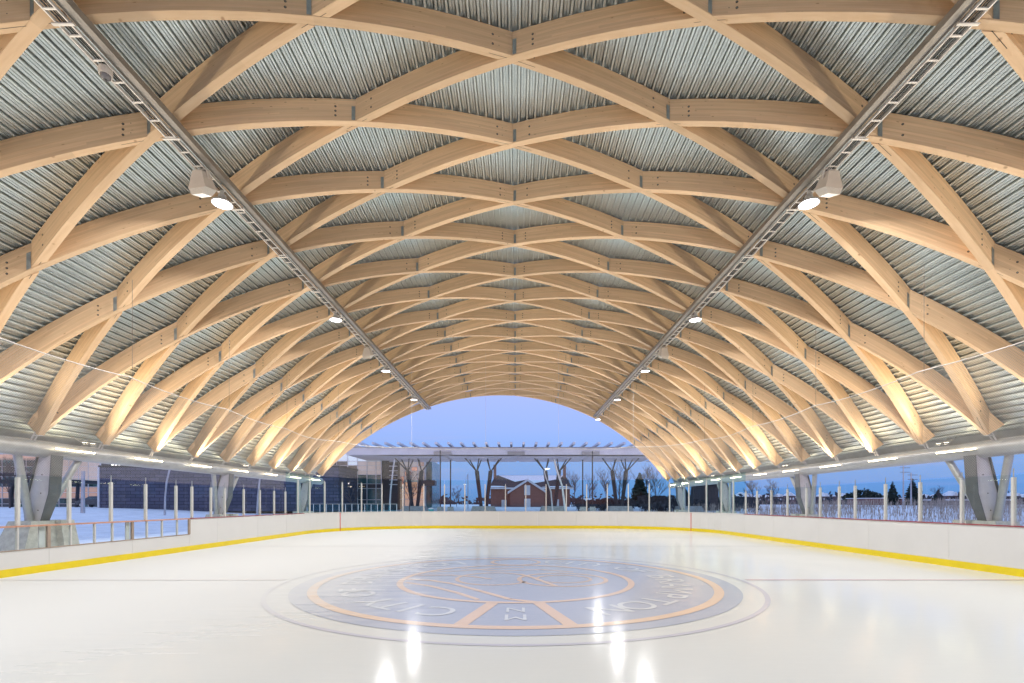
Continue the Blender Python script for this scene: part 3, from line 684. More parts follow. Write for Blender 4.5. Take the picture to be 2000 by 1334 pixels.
# netting hung from a perimeter cable
net = empty('safety_net', (0, 9.75, 2.2)); tag(net, 'fine protective netting hung from a cable above the rink glass', 'netting')
DN0, DN1 = DL(-1.5), DR(-1.5); NZ = 4.98
mb = MB(); cab = []; k = 0; stp = 0.5; u = 0; dd = DN0
while dd < DN1 - 0.01:
    e = min(dd + stp, DN1); (p, t), (q, t2) = pat(dd), pat(e); n, m = Vector((-t.y, t.x)), Vector((-t2.y, t2.x)); p, q = p + n * 0.12, q + m * 0.12
    def zz(x): return NZ + 0.10 - 0.10 * (1 - ((x % 4.6) / 2.3 - 1) ** 2)
    zb = 2.2 if (e <= DL(22.6) or dd >= DR(22.6)) else 3.05
    mb.face([(p.x, p.y, zb), (q.x, q.y, zb), (q.x, q.y, zz(e)), (p.x, p.y, zz(dd))], 0, [(dd, zb), (e, zb), (e, zz(e)), (dd, zz(dd))])
    cab.append((p.x, p.y, zz(dd))); dd = e
o = mb.build('net_mesh', M['net'], net, merge=False); o.location = (0, -9.75, -2.2)
mb = MB(); mb.tube(cab, 0.013, 5); o = mb.build('net_cable', M['cord'], net); o.location = (0, -9.75, -2.2)
dd = DL(9.0) - 4.6
while dd < DR(5):
    if True:
        p, t = pat(dd); n = Vector((-t.y, t.x)); p = p + n * 0.12
        tt = math.asin(max(-1, min(1, p.x / RB))); zr = CZ + (rb(tt) + 0.1) * math.cos(tt)
        mb = MB(); mb.tube([(p.x, p.y, NZ), (p.x, p.y, zr)], 0.006, 5); o = mb.build('hanger_cord', M['wire'] if abs(p.x) > 9 else M['cord'], net); o.location = (0, -9.75, -2.2)
    dd += 4.6

# ================================================================== cable trays, lamps, speakers
TX, TZ = 7.42, EYE + 7.90
def word(s): return 'left' if s < 0 else 'right'
for s in (-1, 1):
    ye = 40.6 if s < 0 else 44.0
    t = empty('cable_tray', (s * TX, 0, TZ)); tag(t, 'long ladder cable tray with grey channel under the %s slope of the vault' % word(s), 'cable tray', 'ladder cable trays under the vault')
    mb = MB()
    for dx in (-0.105, 0.105): mb.box((dx, (ye - 6) / 2, 0.0), (0.02, ye + 6, 0.055))
    mb.build('side_rail', M['tray'], t)
    y = 5.9; rg = None
    while y < ye:
        if rg: rg = rg.copy(); link(rg)
        else: mb = MB(); mb.box((0, 0, -0.012), (0.194, 0.032, 0.022)); rg = mb.build('rung', M['tray'], t)
        rg.location.y = y; y += 0.45
    mb = MB(); ci = -s
    mb.box((ci * 0.25, (ye - 6) / 2, 0.05), (0.16, ye + 6, 0.03)); mb.box((ci * 0.335, (ye - 6) / 2, 0.08), (0.01, ye + 6, 0.13)); mb.box((ci * 0.165, (ye - 6) / 2, 0.07), (0.01, ye + 6, 0.13)); mb.build('channel', M['channel'], t)
    mb = MB(); 
    for q, (dx, r) in enumerate(((-0.05, 0.016), (0.0, 0.012), (0.045, 0.018))): mb.tube([(dx, -6, 0.012), (dx + 0.01, 12, 0.012), (dx, ye, 0.012)], r, 6)
    mb.build('cable', M['black'], t)
    for k in range(1, 17):
        y = 0.18 * BAY + k * BAY
        if y > ye or y < 3: continue
        mb = MB(); mb.tube([(-s * 0.13, y - 0.02, 0.0), (-s * 0.13, y - 0.02, 0.34)], 0.009, 5); mb.box((0.0, y - 0.02, -0.035), (0.36, 0.045, 0.02)); mb.box((-s * 0.13, y + 0.03, 0.34), (0.05, 0.09, 0.05)); mb.build('hanger', M['tray'], t)
ordw = ['nearest', 'second', 'third', 'fourth', 'fifth', 'sixth', 'seventh', 'eighth', 'ninth', 'tenth', 'eleventh', 'twelfth', 'thirteenth']
def make_lamp():
    t = empty('pendant_lamp'); c = 0
    mb = MB(); mb.box((0, 0, -0.02), (0.07, 0.05, 0.16)); mb.tube([(0, 0, -0.08), (0, 0, -0.16)], 0.02, 8); mb.build('bracket', M['lampmetal'], t)
    mb = MB(); mb.lathe([(0.0, -0.12), (0.09, -0.125), (0.10, -0.20), (0.16, -0.25), (0.235, -0.30), (0.245, -0.345), (0.225, -0.345), (0.20, -0.31), (0.0, -0.30)], n=28); mb.build('housing', M['lampmetal'], t, smooth=True)
    mb = MB(); mb.lathe([(0.0, -0.355), (0.15, -0.352), (0.222, -0.335)], n=28); mb.build('lens', M['lens'], t, smooth=True)
    return t
lampY = {-1: [12.2, 19.9, 27.6, 35.2], 1: [12.2, 19.9, 27.6, 35.2, 43.4]}
proto = None
for s in (-1, 1):
    for i, y in enumerate([-11, -3.4, 4.4] + lampY[s]):
        if y > 9:
            t = copy_tree(proto) if proto else make_lamp(); proto = proto or t
            t.location = (s * (TX - 0.02), y, TZ); vi = i - 3
            tag(t, '%s glowing round pendant lamp along the %s cable tray' % (ordw[vi], word(s)), 'pendant lamp', 'pendant lamps on the cable trays')
        ld = bpy.data.lights.new('pendant_light', 'AREA'); ld.shape = 'DISK'; ld.size = 0.42; ld.energy = P_PENDANT; ld.color = (1.0, 0.985, 0.97); ld.spread = R_(165)
        lo = link(bpy.data.objects.new('pendant_light', ld)); lo.location = (s * (TX - 0.02), y, TZ - 0.37)
def make_speaker():
    t = empty('loudspeaker'); mb = MB()
    mb.frus((0, 0, -0.08), (0.30, 0.26), (0, 0, -0.08), (0.30, 0.26)); mb = MB()
    a = [(-0.15, -0.10, -0.10), (0.15, -0.10, -0.10), (0.15, 0.16, -0.10), (-0.15, 0.16, -0.10)]
    b = [(-0.26, -0.26, -0.52), (0.26, -0.26, -0.52), (0.24, 0.20, -0.52), (-0.24, 0.20, -0.52)]
    mb.hexa([Vector(p) for p in b] + [Vector(p) for p in a]); c = [(-0.17, -0.30, -0.68), (0.17, -0.30, -0.68), (0.15, 0.05, -0.68), (-0.15, 0.05, -0.68)]
    mb.build('cabinet', M['white_plastic'], t)
    mb = MB(); mb.hexa([Vector(p) for p in c] + [Vector((p[0] * 0.97, p[1] * 0.97, -0.522)) for p in b]); mb.build('grille', M['grille'], t)
    mb = MB(); mb.box((0, 0.02, -0.05), (0.42, 0.05, 0.012)); mb.box((0.205, 0.02, -0.16), (0.012, 0.05, 0.22)); mb.box((-0.205, 0.02, -0.16), (0.012, 0.05, 0.22))
    mb.tube([(0.0, 0.02, -0.06), (0.0, 0.02, 0.0)], 0.012, 6); mb.build('yoke_bracket', M['tray'], t); return t
proto = None
for s in (-1, 1):
    for i, y in enumerate((11.35, 24.2)):
        t = copy_tree(proto) if proto else make_speaker(); proto = proto or t; t.location = (s * (TX + 0.02), y, TZ); t.rotation_euler = (R_(20), 0, R_(s * 10)); t.scale = (.88, .88, .88)
        tag(t, '%s tapered white loudspeaker hung under the %s cable tray' % (('near', 'far')[i], word(s)), 'loudspeaker', 'loudspeakers on the cable trays')
t = empty('security_camera', (-TX, 8.75, TZ)); tag(t, 'small white dome camera fixed to the left cable tray', 'security camera')
mb = MB(); mb.lathe([(0, -0.02), (0.10, -0.02), (0.11, -0.09), (0.10, -0.15), (0.0, -0.15)], n=20); mb.build('housing', M['white_plastic'], t, smooth=True)
mb = MB(); mb.lathe([(0.085, -0.15), (0.078, -0.19), (0.045, -0.225), (0, -0.235)], n=20); mb.build('dome', pmat('smoked_dome', (0.18, 0.17, 0.17), 0.15), t, smooth=True)
mb = MB(); mb.lathe([(0.03, -0.226), (0.03, -0.24), (0, -0.245)], n=12); mb.build('lens_ring', M['black'], t)
# LED strips on the edge pipes: warm uplight on the feet of the vault
proto = None
for s in (-1, 1):
    k = 0
    for i in range(-3, 14):
        y = 16.68 + 3.333 * (i - 2) + 0.0
        if y > (38.0 if s < 0 else 47.5): continue
        if y > 9:
            if proto: t = copy_tree(proto)
            else:
                t = empty('led_strip_light'); mb = MB(); mb.box((0.05, 0, -0.02), (0.05, 1.48, 0.03)); mb.box((0.09, -0.5, -0.03), (0.09, 0.04, 0.02)); mb.box((0.09, 0.5, -0.03), (0.09, 0.04, 0.02)); mb.build('holder', M['steel'], t)
                mb = MB(); mb.box((0.028, 0, 0.008), (0.045, 1.46, 0.03)); mb.build('tube', M['led'], t); proto = t
            t.location = (s * 15.13, y, PZ + 0.02); t.rotation_euler = (0, 0, 0 if s > 0 else R_(180))
            tag(t, '%s warm LED strip from the camera on the %s edge pipe' % (ordw[k], word(s)), 'LED strip', 'LED strips on the edge pipes'); k += 1
        ld = bpy.data.lights.new('strip_light', 'AREA'); ld.shape = 'RECTANGLE'; ld.size = 1.4; ld.size_y = 0.06; ld.energy = P_STRIP; ld.color = (1.0, 0.87, 0.66)
        lo = link(bpy.data.objects.new('strip_light', ld)); lo.location = (s * 14.96, y, PZ + 0.06)
        # aim up and slightly inwards
        ld.spread = R_(115); dirv = Vector((-s * 0.60, 0, 0.80)); lo.rotation_euler = dirv.to_track_quat('-Z', 'X').to_euler()
        # long axis along y
        zz_ = -dirv.normalized(); xx = Vector((0, 1, 0)); yy = zz_.cross(xx); lo.rotation_euler = Matrix((xx, yy, zz_)).transposed().to_euler()
proto = None
for s in (-1, 1):
    for i, y in enumerate((17.0, 26.9, 36.8)):
        if proto: t = copy_tree(proto)
        else:
            t = empty('twin_uplight')
            for q in (-0.16, 0.16):
                mb = MB(); mb.tube([(0.45, q + 0.1, 0.28), (0.05, q, 0.05)], 0.014, 5); mb.build('arm', M['steel'], t)
                mb = MB(); mb.box((0, q, 0.03), (0.10, 0.14, 0.05)); mb.build('head', M['steel_dark'], t); mb = MB(); mb.box((-0.0, q, 0.062), (0.07, 0.11, 0.01)); mb.build('lens', M['ledspot'], t)
            proto = t
        t.location = (s * 15.0, y, PZ + 0.28); t.rotation_euler = (0, 0, 0 if s > 0 else R_(180))
        tag(t, '%s pair of small uplights above the %s edge pipe' % (ordw[i], word(s)), 'uplight', 'twin uplights at the columns')
    for y in (17.0, 26.9, 36.8, 7.1, -2.8):
        ld = bpy.data.lights.new('uplight', 'SPOT'); ld.energy = P_SPOT; ld.spot_size = R_(88); ld.spot_blend = 0.8; ld.color = (1.0, 0.86, 0.62); ld.shadow_soft_size = 0.06
        lo = link(bpy.data.objects.new('uplight', ld)); lo.location = (s * 14.95, y, PZ + 0.38); lo.rotation_euler = Vector((-s * 0.84, 0, 0.54)).to_track_quat('-Z', 'Y').to_euler()

# ================================================================== surroundings
F = 944.0
def wx_(px, Y): return (px - 1007.0) * Y / F
def wz_(py, Y): return EYE + (984.0 - py) * Y / F
M['slate_brick'] = brick_mat('slate_brick', (0.075, 0.082, 0.125), (0.11, 0.115, 0.175), (0.045, 0.047, 0.065), 1.2, 0.42)
M['red_brick'] = brick_mat('red_brick', (0.21, 0.08, 0.065), (0.26, 0.11, 0.085), (0.24, 0.20, 0.18), 0.30, 0.12)
M['roof_dark'] = pmat('dark_shingle_roof', (0.035, 0.035, 0.045), 0.8, scale=2)
M['snowcap'] = pmat('roof_snow', (0.80, 0.82, 0.86), 0.7, var=0.03)
M['white_paint'] = pmat('white_paint', (0.72, 0.73, 0.75), 0.5, var=0.03)
M['pale_fascia'] = pmat('pale_fascia', (0.74, 0.72, 0.74), 0.5, var=0.05, scale=0.6)
M['dark_leg'] = pmat('dark_leg_steel', (0.018, 0.022, 0.032), 0.5)
M['beige'] = pmat('beige_glow_panel', (0.62, 0.55, 0.50), 0.5, var=0.04, emit=(1.0, 0.84, 0.76), estr=0.14)  # faint emission added to brighten the panels, no lamp behind them
M['dark_wall'] = pmat('dark_cladding', (0.05, 0.045, 0.05), 0.5)
M['mullion'] = pmat('white_mullion', (0.70, 0.72, 0.75), 0.4)
M['pane'] = pmat('reflective_pane', (0.05, 0.075, 0.09), 0.06, 0.0, var=0.2, scale=0.3, rvar=0.02)
M['pane'].node_tree.nodes['Principled BSDF'].inputs['Specular IOR Level'].default_value = 1.0
M['pane_blue'] = pmat('sky_glow_pane', (0.75, 0.82, 0.9), 0.15, 0.0, var=0.06, scale=0.2, emit=(0.75, 0.88, 1.0), estr=0.35)  # pale tint and emission stand in for the sky mirrored in glass
M['pane_teal'] = pmat('teal_pane', (0.07, 0.17, 0.18), 0.08, 0.0, var=0.35, scale=0.6)
M['pane_warm'] = pmat('sunset_glow_pane', (0.55, 0.42, 0.36), 0.12, 0.6, var=0.06, scale=0.5, emit=(1.0, 0.62, 0.50), estr=0.16)  # warm tint and emission stand in for reflected sunset
M['bark'] = pmat('bare_bark', (0.10, 0.08, 0.08), 0.9)
M['needle'] = pmat('conifer_needles', (0.025, 0.045, 0.035), 0.9, var=0.3, scale=3)
M['shrub'] = pmat('dark_twigs', (0.05, 0.05, 0.06), 0.9, var=0.3)
M['reed'] = pmat('dry_reed', (0.42, 0.34, 0.28), 0.9, var=0.25, scale=0.5)
M['carpaint'] = pmat('grey_car_paint', (0.10, 0.12, 0.14), 0.25, 0.4)
M['rubber'] = pmat('tyre_rubber', (0.02, 0.02, 0.02), 0.8)
M['teal'] = pmat('teal_plastic', (0.03, 0.35, 0.36), 0.4)
M['housebrick'] = pmat('far_house_wall', (0.16, 0.11, 0.11), 0.8, var=0.2, scale=0.2)
M['pole'] = pmat('galvanised_pole', (0.48, 0.50, 0.54), 0.4, 0.4)
M['lampglow'] = pmat('street_lamp_glow', (0.9, 0.9, 0.9), 0.5, emit=(1.0, 0.96, 0.85), estr=2.2)
def part_box(par, name, x0, x1, y0, y1, z0, z1, mat):
    L = par.location; mb = MB(); mb.box(((x0 + x1) / 2 - L.x, (y0 + y1) / 2 - L.y, (z0 + z1) / 2 - L.z), (abs(x1 - x0), abs(y1 - y0), abs(z1 - z0)))
    return mb.build(name, mat, par)
# --- slate brick hall on the left
Y = 60.0; x0, x1 = wx_(195, Y), wx_(662, Y); g = 0.6
b = empty('brick_hall', ((x0 + x1) / 2, Y + 7, g)); tag(b, 'long windowless slate blue brick hall beyond the left side of the rink', 'building')
part_box(b, 'wall', x0, x1, Y, Y + 14, g, 6.1, M['slate_brick']); part_box(b, 'roof', x0 - 0.1, x1 + 0.1, Y - 0.1, Y + 14, 6.102, 6.3, M['roof_dark'])
part_box(b, 'corner_trim', x0 - 0.25, x0 - 0.003, Y - 0.05, Y + 0.3, g, 6.1, M['mullion'])
for i in range(4):
    x = x0 + 1.5 + i * 0.42; part_box(b, 'roof_lamp', x, x + 0.16, Y - 0.05, Y + 0.1, 6.302, 6.42, M['lampglow'])
# --- glass fronted building with mullion grid
def glazed(name, label, Y, xs, ys, cells, depth, extra=None, g=0.6):
    """xs, ys pixel grid; cells: function (i,k) -> material key"""
    X = [wx_(x, Y) for x in xs]; Z = [wz_(y, Y) for y in ys]
    b = empty(name, ((X[0] + X[-1]) / 2, Y + depth / 2, g)); tag(b, label, 'building')
    part_box(b, 'wall', X[0], X[-1], Y + 0.15, Y + depth, g, Z[0], M['dark_wall']); part_box(b, 'roof', X[0] - 0.2, X[-1] + 0.2, Y - 0.1, Y + depth, Z[0] + 0.002, Z[0] + 0.35, M['pale_fascia'])
    for i in range(len(X) - 1):
        for k in range(len(Z) - 1):
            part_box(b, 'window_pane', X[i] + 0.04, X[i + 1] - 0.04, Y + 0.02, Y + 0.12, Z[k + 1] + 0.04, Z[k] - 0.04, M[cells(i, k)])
    for x in X: part_box(b, 'mullion', x - 0.05, x + 0.05, Y - 0.06, Y + 0.14, max(g, Z[-1]), Z[0], M['mullion'])
    for z in Z[:-1]: part_box(b, 'transom', X[0], X[-1], Y - 0.03, Y + 0.13, z - 0.035, z + 0.035, M['mullion'])
    return b
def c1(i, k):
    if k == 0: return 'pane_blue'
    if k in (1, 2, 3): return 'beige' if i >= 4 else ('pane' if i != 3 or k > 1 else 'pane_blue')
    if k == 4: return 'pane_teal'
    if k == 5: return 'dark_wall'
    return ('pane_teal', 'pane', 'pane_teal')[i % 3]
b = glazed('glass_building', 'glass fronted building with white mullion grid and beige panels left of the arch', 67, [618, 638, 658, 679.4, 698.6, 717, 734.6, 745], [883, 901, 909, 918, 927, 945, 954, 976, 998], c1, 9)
Y = 67.0
part_box(b, 'tower', wx_(746, Y), wx_(776, Y), Y + 0.3, Y + 8, 0.6, wz_(886, Y), M['dark_wall'])
for i in range(6): part_box(b, 'louver', wx_(760, Y), wx_(775.5, Y), Y + 0.1, Y + 0.29, wz_(902 + i * 9, Y), wz_(900.5 + i * 9, Y), M['mullion'])
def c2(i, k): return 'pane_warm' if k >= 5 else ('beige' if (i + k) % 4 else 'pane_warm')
b = glazed('panelled_building', 'beige panelled block with sunset-tinted panes behind the dark tree columns left of center', 68.5, [777, 790, 803, 816, 829], [893, 902, 911, 920, 930, 941, 952, 963, 975, 998], c2, 10)
part_box(b, 'glass_wing', wx_(829.5, 68.5), wx_(842, 68.5), 69.2, 76, 0.6, wz_(899, 68.5), M['pane_teal']); part_box(b, 'balcony', wx_(822, 68.5), wx_(853, 68.5), 66.8, 68.4, wz_(949, 68.5), wz_(939, 68.5), M['steel_dark'])
part_box(b, 'corner_trim', wx_(829, 68.5) + 0.06, wx_(831, 68.5), 68.3, 69.1, 0.6, wz_(897, 68.5), M['mullion'])
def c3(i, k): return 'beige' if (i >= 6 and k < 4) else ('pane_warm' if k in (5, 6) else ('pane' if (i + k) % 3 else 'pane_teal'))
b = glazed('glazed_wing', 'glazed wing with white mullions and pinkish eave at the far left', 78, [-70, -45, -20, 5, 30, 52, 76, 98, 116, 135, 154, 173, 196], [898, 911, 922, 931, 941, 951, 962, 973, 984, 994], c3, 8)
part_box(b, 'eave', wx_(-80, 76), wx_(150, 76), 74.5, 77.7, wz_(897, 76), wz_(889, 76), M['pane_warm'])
# --- dark structure of the plaza canopy at far left
b = empty('plaza_shelter', (wx_(60, 70), 70, 0.6)); tag(b, 'low dark steel shelter with branching legs in front of the glazed wing', 'shelter')
part_box(b, 'roof', wx_(-60, 70), wx_(170, 70), 68, 72, wz_(944, 70), wz_(938, 70), M['dark_leg'])
for px in (22, 95, 150):
    mb = MB(); mb.tube([(wx_(px, 70) - b.location.x, 0, 0.1), (wx_(px + 3, 70) - b.location.x, 0, wz_(944, 70) - 0.6)], 0.22, 8); mb.build('leg', M['dark_leg'], b)
# --- plaza canopy on tree columns
Y = 58.0
cn_ = empty('plaza_canopy', (wx_(975, Y), Y + 4, 1.0)); tag(cn_, 'long pale flat canopy with roof beams standing on branching dark columns', 'canopy')
L0 = cn_.location
xa, xb = wx_(672, Y), wx_(1290, Y)
part_box(cn_, 'fascia', xa, xb, Y + 0.8, Y + 9, wz_(887, Y), wz_(873.5, Y), M['pale_fascia'])
part_box(cn_, 'roof_edge', xa - 0.1, xb + 0.1, Y + 0.7, Y + 9.1, wz_(873.4, Y), wz_(871.8, Y), M['steel'])
x = 654.0
while x < 1290:
    part_box(cn_, 'roof_beam', wx_(x, Y) - 0.14, wx_(x, Y) + 0.14, Y + 0.1, Y + 5.2, wz_(867.2, Y), wz_(863, Y), M['pale_fascia'])
    x += 24.6
for px in (863, 1008, 1155):
    part_box(cn_, 'gutter', wx_(px - 17, Y), wx_(px + 17, Y), Y + 0.4, Y + 0.79, wz_(888, Y), wz_(881, Y), M['steel'])
units = [(798, 12), (941, 0), (1083, 0), (1222, 0), (1365, 0)]
def treecol(px, off, par):
    X = wx_(px, Y); yb = Y + 3.6
    sc = (Y + 3.6) / Y
    def q(dx, py): return (X + dx * Y / F * sc - L0.x, yb - L0.y, EYE + (984 - py) * yb / F - L0.z)
    mb = MB(); a = [q(-70, 890), q(70, 890)]
    hw = 4.2; zt, zb = wz_(889.5, Y) - L0.z, q(0, 897)[2]
    top = [(X - L0.x - hw, Y + 0.9 - L0.y, zt), (X - L0.x + hw, Y + 0.9 - L0.y, zt), (X - L0.x + hw, Y + 8.9 - L0.y, zt), (X - L0.x - hw, Y + 8.9 - L0.y, zt)]
    bt = [(X - L0.x - 1.0, yb - 0.9 - L0.y, zb), (X - L0.x + 1.0, yb - 0.9 - L0.y, zb), (X - L0.x + 1.0, yb + 0.9 - L0.y, zb), (X - L0.x - 1.0, yb + 0.9 - L0.y, zb)]
    mb.hexa(bt + top); mb.build('soffit', M['pale_fascia'], par)
    for s in (-1, 1):
        mb = MB(); p0, p1 = q(s * 5, 990), q(s * 13.5, 920); mb.tube([p0, p1], [0.22, 0.27], 8); mb.build('leg', M['dark_leg'], par)
        for dx, dy in ((s * 36, -0.9), (s * 30, 0.9), (s * 8, -0.9), (s * 5, 0.9)):
            t = q(dx, 895); mb = MB(); mb.tube([(p1[0], p1[1], p1[2] - 0.1), (t[0], t[1] + dy, t[2])], 0.075, 6); mb.build('branch', M['dark_leg'], par)
    mb = MB(); mb.frus((X - L0.x, yb - L0.y, -0.5), (3.2, 2.4), (X - L0.x, yb - L0.y, 0.25), (2.7, 2.0)); mb.build('footing', M['concrete'], par)
for px, off in units: treecol(px, off, cn_)
# --- thin dark masts
for i, (px, yt, lab) in enumerate(((860, 880, 'under the left canopy gutter'), (880, 898, 'just right of the left canopy gutter'), (1138, 898, 'left of the right canopy gutter'), (1157, 881, 'under the right canopy gutter'))):
    Yp = 56.5; X = wx_(px, Yp); t = empty('mast', (X, Yp, 0.7)); tag(t, 'slender dark mast standing ' + lab, 'mast', 'masts in front of the plaza canopy')
    mb = MB(); mb.tube([(0, 0, 0), (0, 0, wz_(yt, Yp) - 0.7)], 0.075, 8); mb.build('pole', M['dark_leg'], t); mb = MB(); mb.frus((0, 0, 0), (0.7, 0.7), (0, 0, 0.5), (0.6, 0.6)); mb.build('footing', M['concrete'], t)
# --- heritage brick house
Y = 78.0; g = 0.85
h = empty('brick_house', (wx_(1037, Y), Y + 5, g)); tag(h, 'old red brick house with snowy dark roof, two chimneys and front gable', 'house'); L0 = h.location
def hx(px, yy=Y): return wx_(px, yy) - L0.x
def hz(py, yy=Y): return wz_(py, yy) - L0.z
part_box(h, 'wall', wx_(957, Y), wx_(1116, Y), Y + 2.2, Y + 11, g, wz_(951, Y), M['red_brick'])
mb = MB(); e0, e1, r0, r1 = hx(954), hx(1121), hx(964), hx(1112); ze, zr = hz(952), hz(928, Y + 6)
V = [(e0, -3.2, ze), (e1, -3.2, ze), (r1, 1.6, zr), (r0, 1.6, zr), (e0, 6.4, ze), (e1, 6.4, ze)]
mb.mesh_faces(V, [(0, 1, 2, 3), (5, 4, 3, 2), (4, 0, 3), (1, 5, 2), (0, 4, 5, 1)]); rf = mb.build('roof', M['roof_dark'], h)
def lerp3(a, b, t): return tuple(a[i] + (b[i] - a[i]) * t for i in range(3))
def roofpt(u, v):  # on the front slope
    a = lerp3(V[0], V[1], u); b_ = lerp3(V[3], V[2], u); p = lerp3(a, b_, v); return (p[0], p[1] - 0.03, p[2] + 0.03)
for pts in ([(0.05, 0.97), (0.30, 0.45), (0.44, 0.62), (0.55, 0.35), (0.75, 0.55), (0.90, 0.70), (0.97, 0.98)], [(0.0, 0.02), (0.22, 0.04), (0.15, 0.12), (0.02, 0.14)], [(0.62, 0.03), (0.99, 0.03), (0.9, 0.12), (0.7, 0.1)]):
    mb = MB(); mb.face([roofpt(u, v) for u, v in pts]); o = mb.build('snow_patch', M['snowcap'], rf)
for px in (966, 1104):
    c = part_box(h, 'chimney', wx_(px - 2.6, Y + 4), wx_(px + 2.6, Y + 4), Y + 5, Y + 5.9, wz_(934, Y + 5), wz_(909, Y + 5), M['red_brick'])
    part_box(h, 'chimney_cap', wx_(px - 3.3, Y + 4), wx_(px + 3.3, Y + 4), Y + 4.9, Y + 6.0, wz_(909, Y + 5) + .002, wz_(907.6, Y + 5), M['concrete'])
part_box(h, 'eave_board', wx_(953, Y), wx_(1122, Y), Y + 1.7, Y + 1.95, wz_(954.5, Y), wz_(951.6, Y), M['white_paint'])
mb = MB(); a0, a1, am = hx(996), hx(1064), hx(1030.5); zz0, zp, zb = hz(958), hz(938), 0
y0_, y1_ = -5.0, -2.79
V2 = [(a0, y0_, zb), (a1, y0_, zb), (a1, y0_, zz0), (am, y0_, zp), (a0, y0_, zz0), (a0, y1_, zb), (a1, y1_, zb), (a1, y1_, zz0), (am, y1_, zp), (a0, y1_, zz0)]
mb.mesh_faces(V2, [(0, 1, 2, 3, 4), (5, 0, 4, 9), (1, 6, 7, 2), (9, 8, 7, 6, 5)]); mb.build('front_gable', M['red_brick'], h)
for s in (-1, 1):
    mb = MB(); p = (am, zp + 0.12); q = (am + s * (a1 - am + 0.45), zz0 - 0.28); d = 0.28
    mb.hexa([Vector(v) for v in ((p[0], y0_ - 0.3, p[1] - d), (q[0], y0_ - 0.3, q[1] - d), (q[0], 0.5, q[1] - d), (p[0], 0.5, p[1] - d), (p[0], y0_ - 0.3, p[1] + 0.1), (q[0], y0_ - 0.3, q[1] + 0.1), (q[0], 0.5, q[1] + 0.1), (p[0], 0.5, p[1] + 0.1))]); mb.build('gable_roof', M['white_paint'], h)
for (pa, pb, ya, yb_) in ((1024, 1035.5, 948, 967), (1024, 1036, 974, 998)): part_box(h, 'door', wx_(pa, Y), wx_(pb, Y), Y - 0.06, Y + 0.1, wz_(yb_, Y), wz_(ya, Y), M['white_paint'])
part_box(h, 'window', wx_(979.5, Y + 2), wx_(989.5, Y + 2), Y + 2.1, Y + 2.19, wz_(996, Y), wz_(976, Y), M['white_paint'])
part_box(h, 'porch_door', wx_(1087, Y), wx_(1094, Y), Y + 2.1, Y + 2.19, wz_(996, Y), wz_(975, Y), M['white_paint'])
# --- street lamps and poles
def pole_lamp(name, pts, Y, label, cat, lamp=None, r=0.07, mat='pole'):
    X0, Z0 = wx_(pts[0][0], Y), wz_(pts[0][1], Y); t = empty(name, (X0, Y, Z0 - 0.3)); tag(t, label, cat)
    mb = MB(); P_ = [(wx_(x, Y) - X0, 0, wz_(y, Y) - Z0 + 0.3) for x, y in pts]; P_[0] = (P_[0][0], 0, -0.4); mb.tube(P_, [r * 1.3] + [r] * (len(P_) - 1), 8); mb.build('pole', M[mat], t, smooth=True)
    if lamp:
        c = (wx_(lamp[0], Y) - X0, 0, wz_(lamp[1], Y) - Z0 + 0.3); w = lamp[2] * Y / F
        mb = MB(); mb.tube([P_[-1], (c[0], c[1], c[2] + 0.05)], r * 0.6, 6); mb.lathe([(0, 0.10), (w * 0.5, 0.06), (w, -0.02), (w * 0.96, -0.05), (0, -0.04)], c, 16); mb.build('lamp_head', M['white_paint'], t)
        mb = MB(); mb.lathe([(0, -0.09), (w * 0.8, -0.06)], c, 16); mb.build('lens', M['lampglow'], t)
pole_lamp('street_lamp', [(1080, 992), (1076, 960), (1066, 932), (1063, 921)], 52, 'tall white street lamp with disc head left of the bent pole', 'street lamp', (1069, 915, 6.5))
pole_lamp('bent_pole', [(1106, 998), (1098, 950), (1088, 920), (1082, 897)], 50, 'tall bent pale metal pole in front of the brick house', 'pole', None, 0.10)
pole_lamp('street_lamp', [(914, 990), (914, 960), (914, 926)], 70, 'thin street lamp between the left mast and the central tree columns', 'street lamp', (908, 945.5, 3.2), 0.05)
pole_lamp('leaning_pole', [(760, 1000), (763, 960), (768, 915), (771, 897)], 48, 'white leaning pole in front of the dark glazed tower', 'pole', None, 0.08)
pole_lamp('curved_pole', [(322, 997), (323, 970), (326, 940), (332, 915)], 48, 'pale curved pole before the slate hall, nearer the left edge', 'pole', None, 0.08)
pole_lamp('curved_pole', [(502, 998), (504, 968), (508, 932)], 48, 'pale curved pole before the slate hall, nearer the arch', 'pole', None, 0.08)
pole_lamp('round_post', [(162, 997), (162.5, 960), (163, 920)], 45, 'thick violet grey round post beside the parked car', 'post', None, 0.14)
# --- overhead power pole pair
for i, (px, yt) in enumerate(((1764, 909), (1779, 923))):
    Yp = 120; t = empty('power_pole', (wx_(px, Yp), Yp, 0.9)); tag(t, ('taller left' if i == 0 else 'shorter right') + ' power pole with cross arms across the field', 'power pole', 'power poles across the field')
    H = wz_(yt, Yp) - 0.9; mb = MB(); mb.tube([(0, 0, -0.5), (0, 0, H)], [0.20, 0.12], 8); mb.build('pole', M['pole'], t)
    for dz in (0.6, 1.7): mb = MB(); mb.box((0.4, 0, H - dz), (2.4, 0.12, 0.12)); mb.build('cross_arm', M['bark'], t)
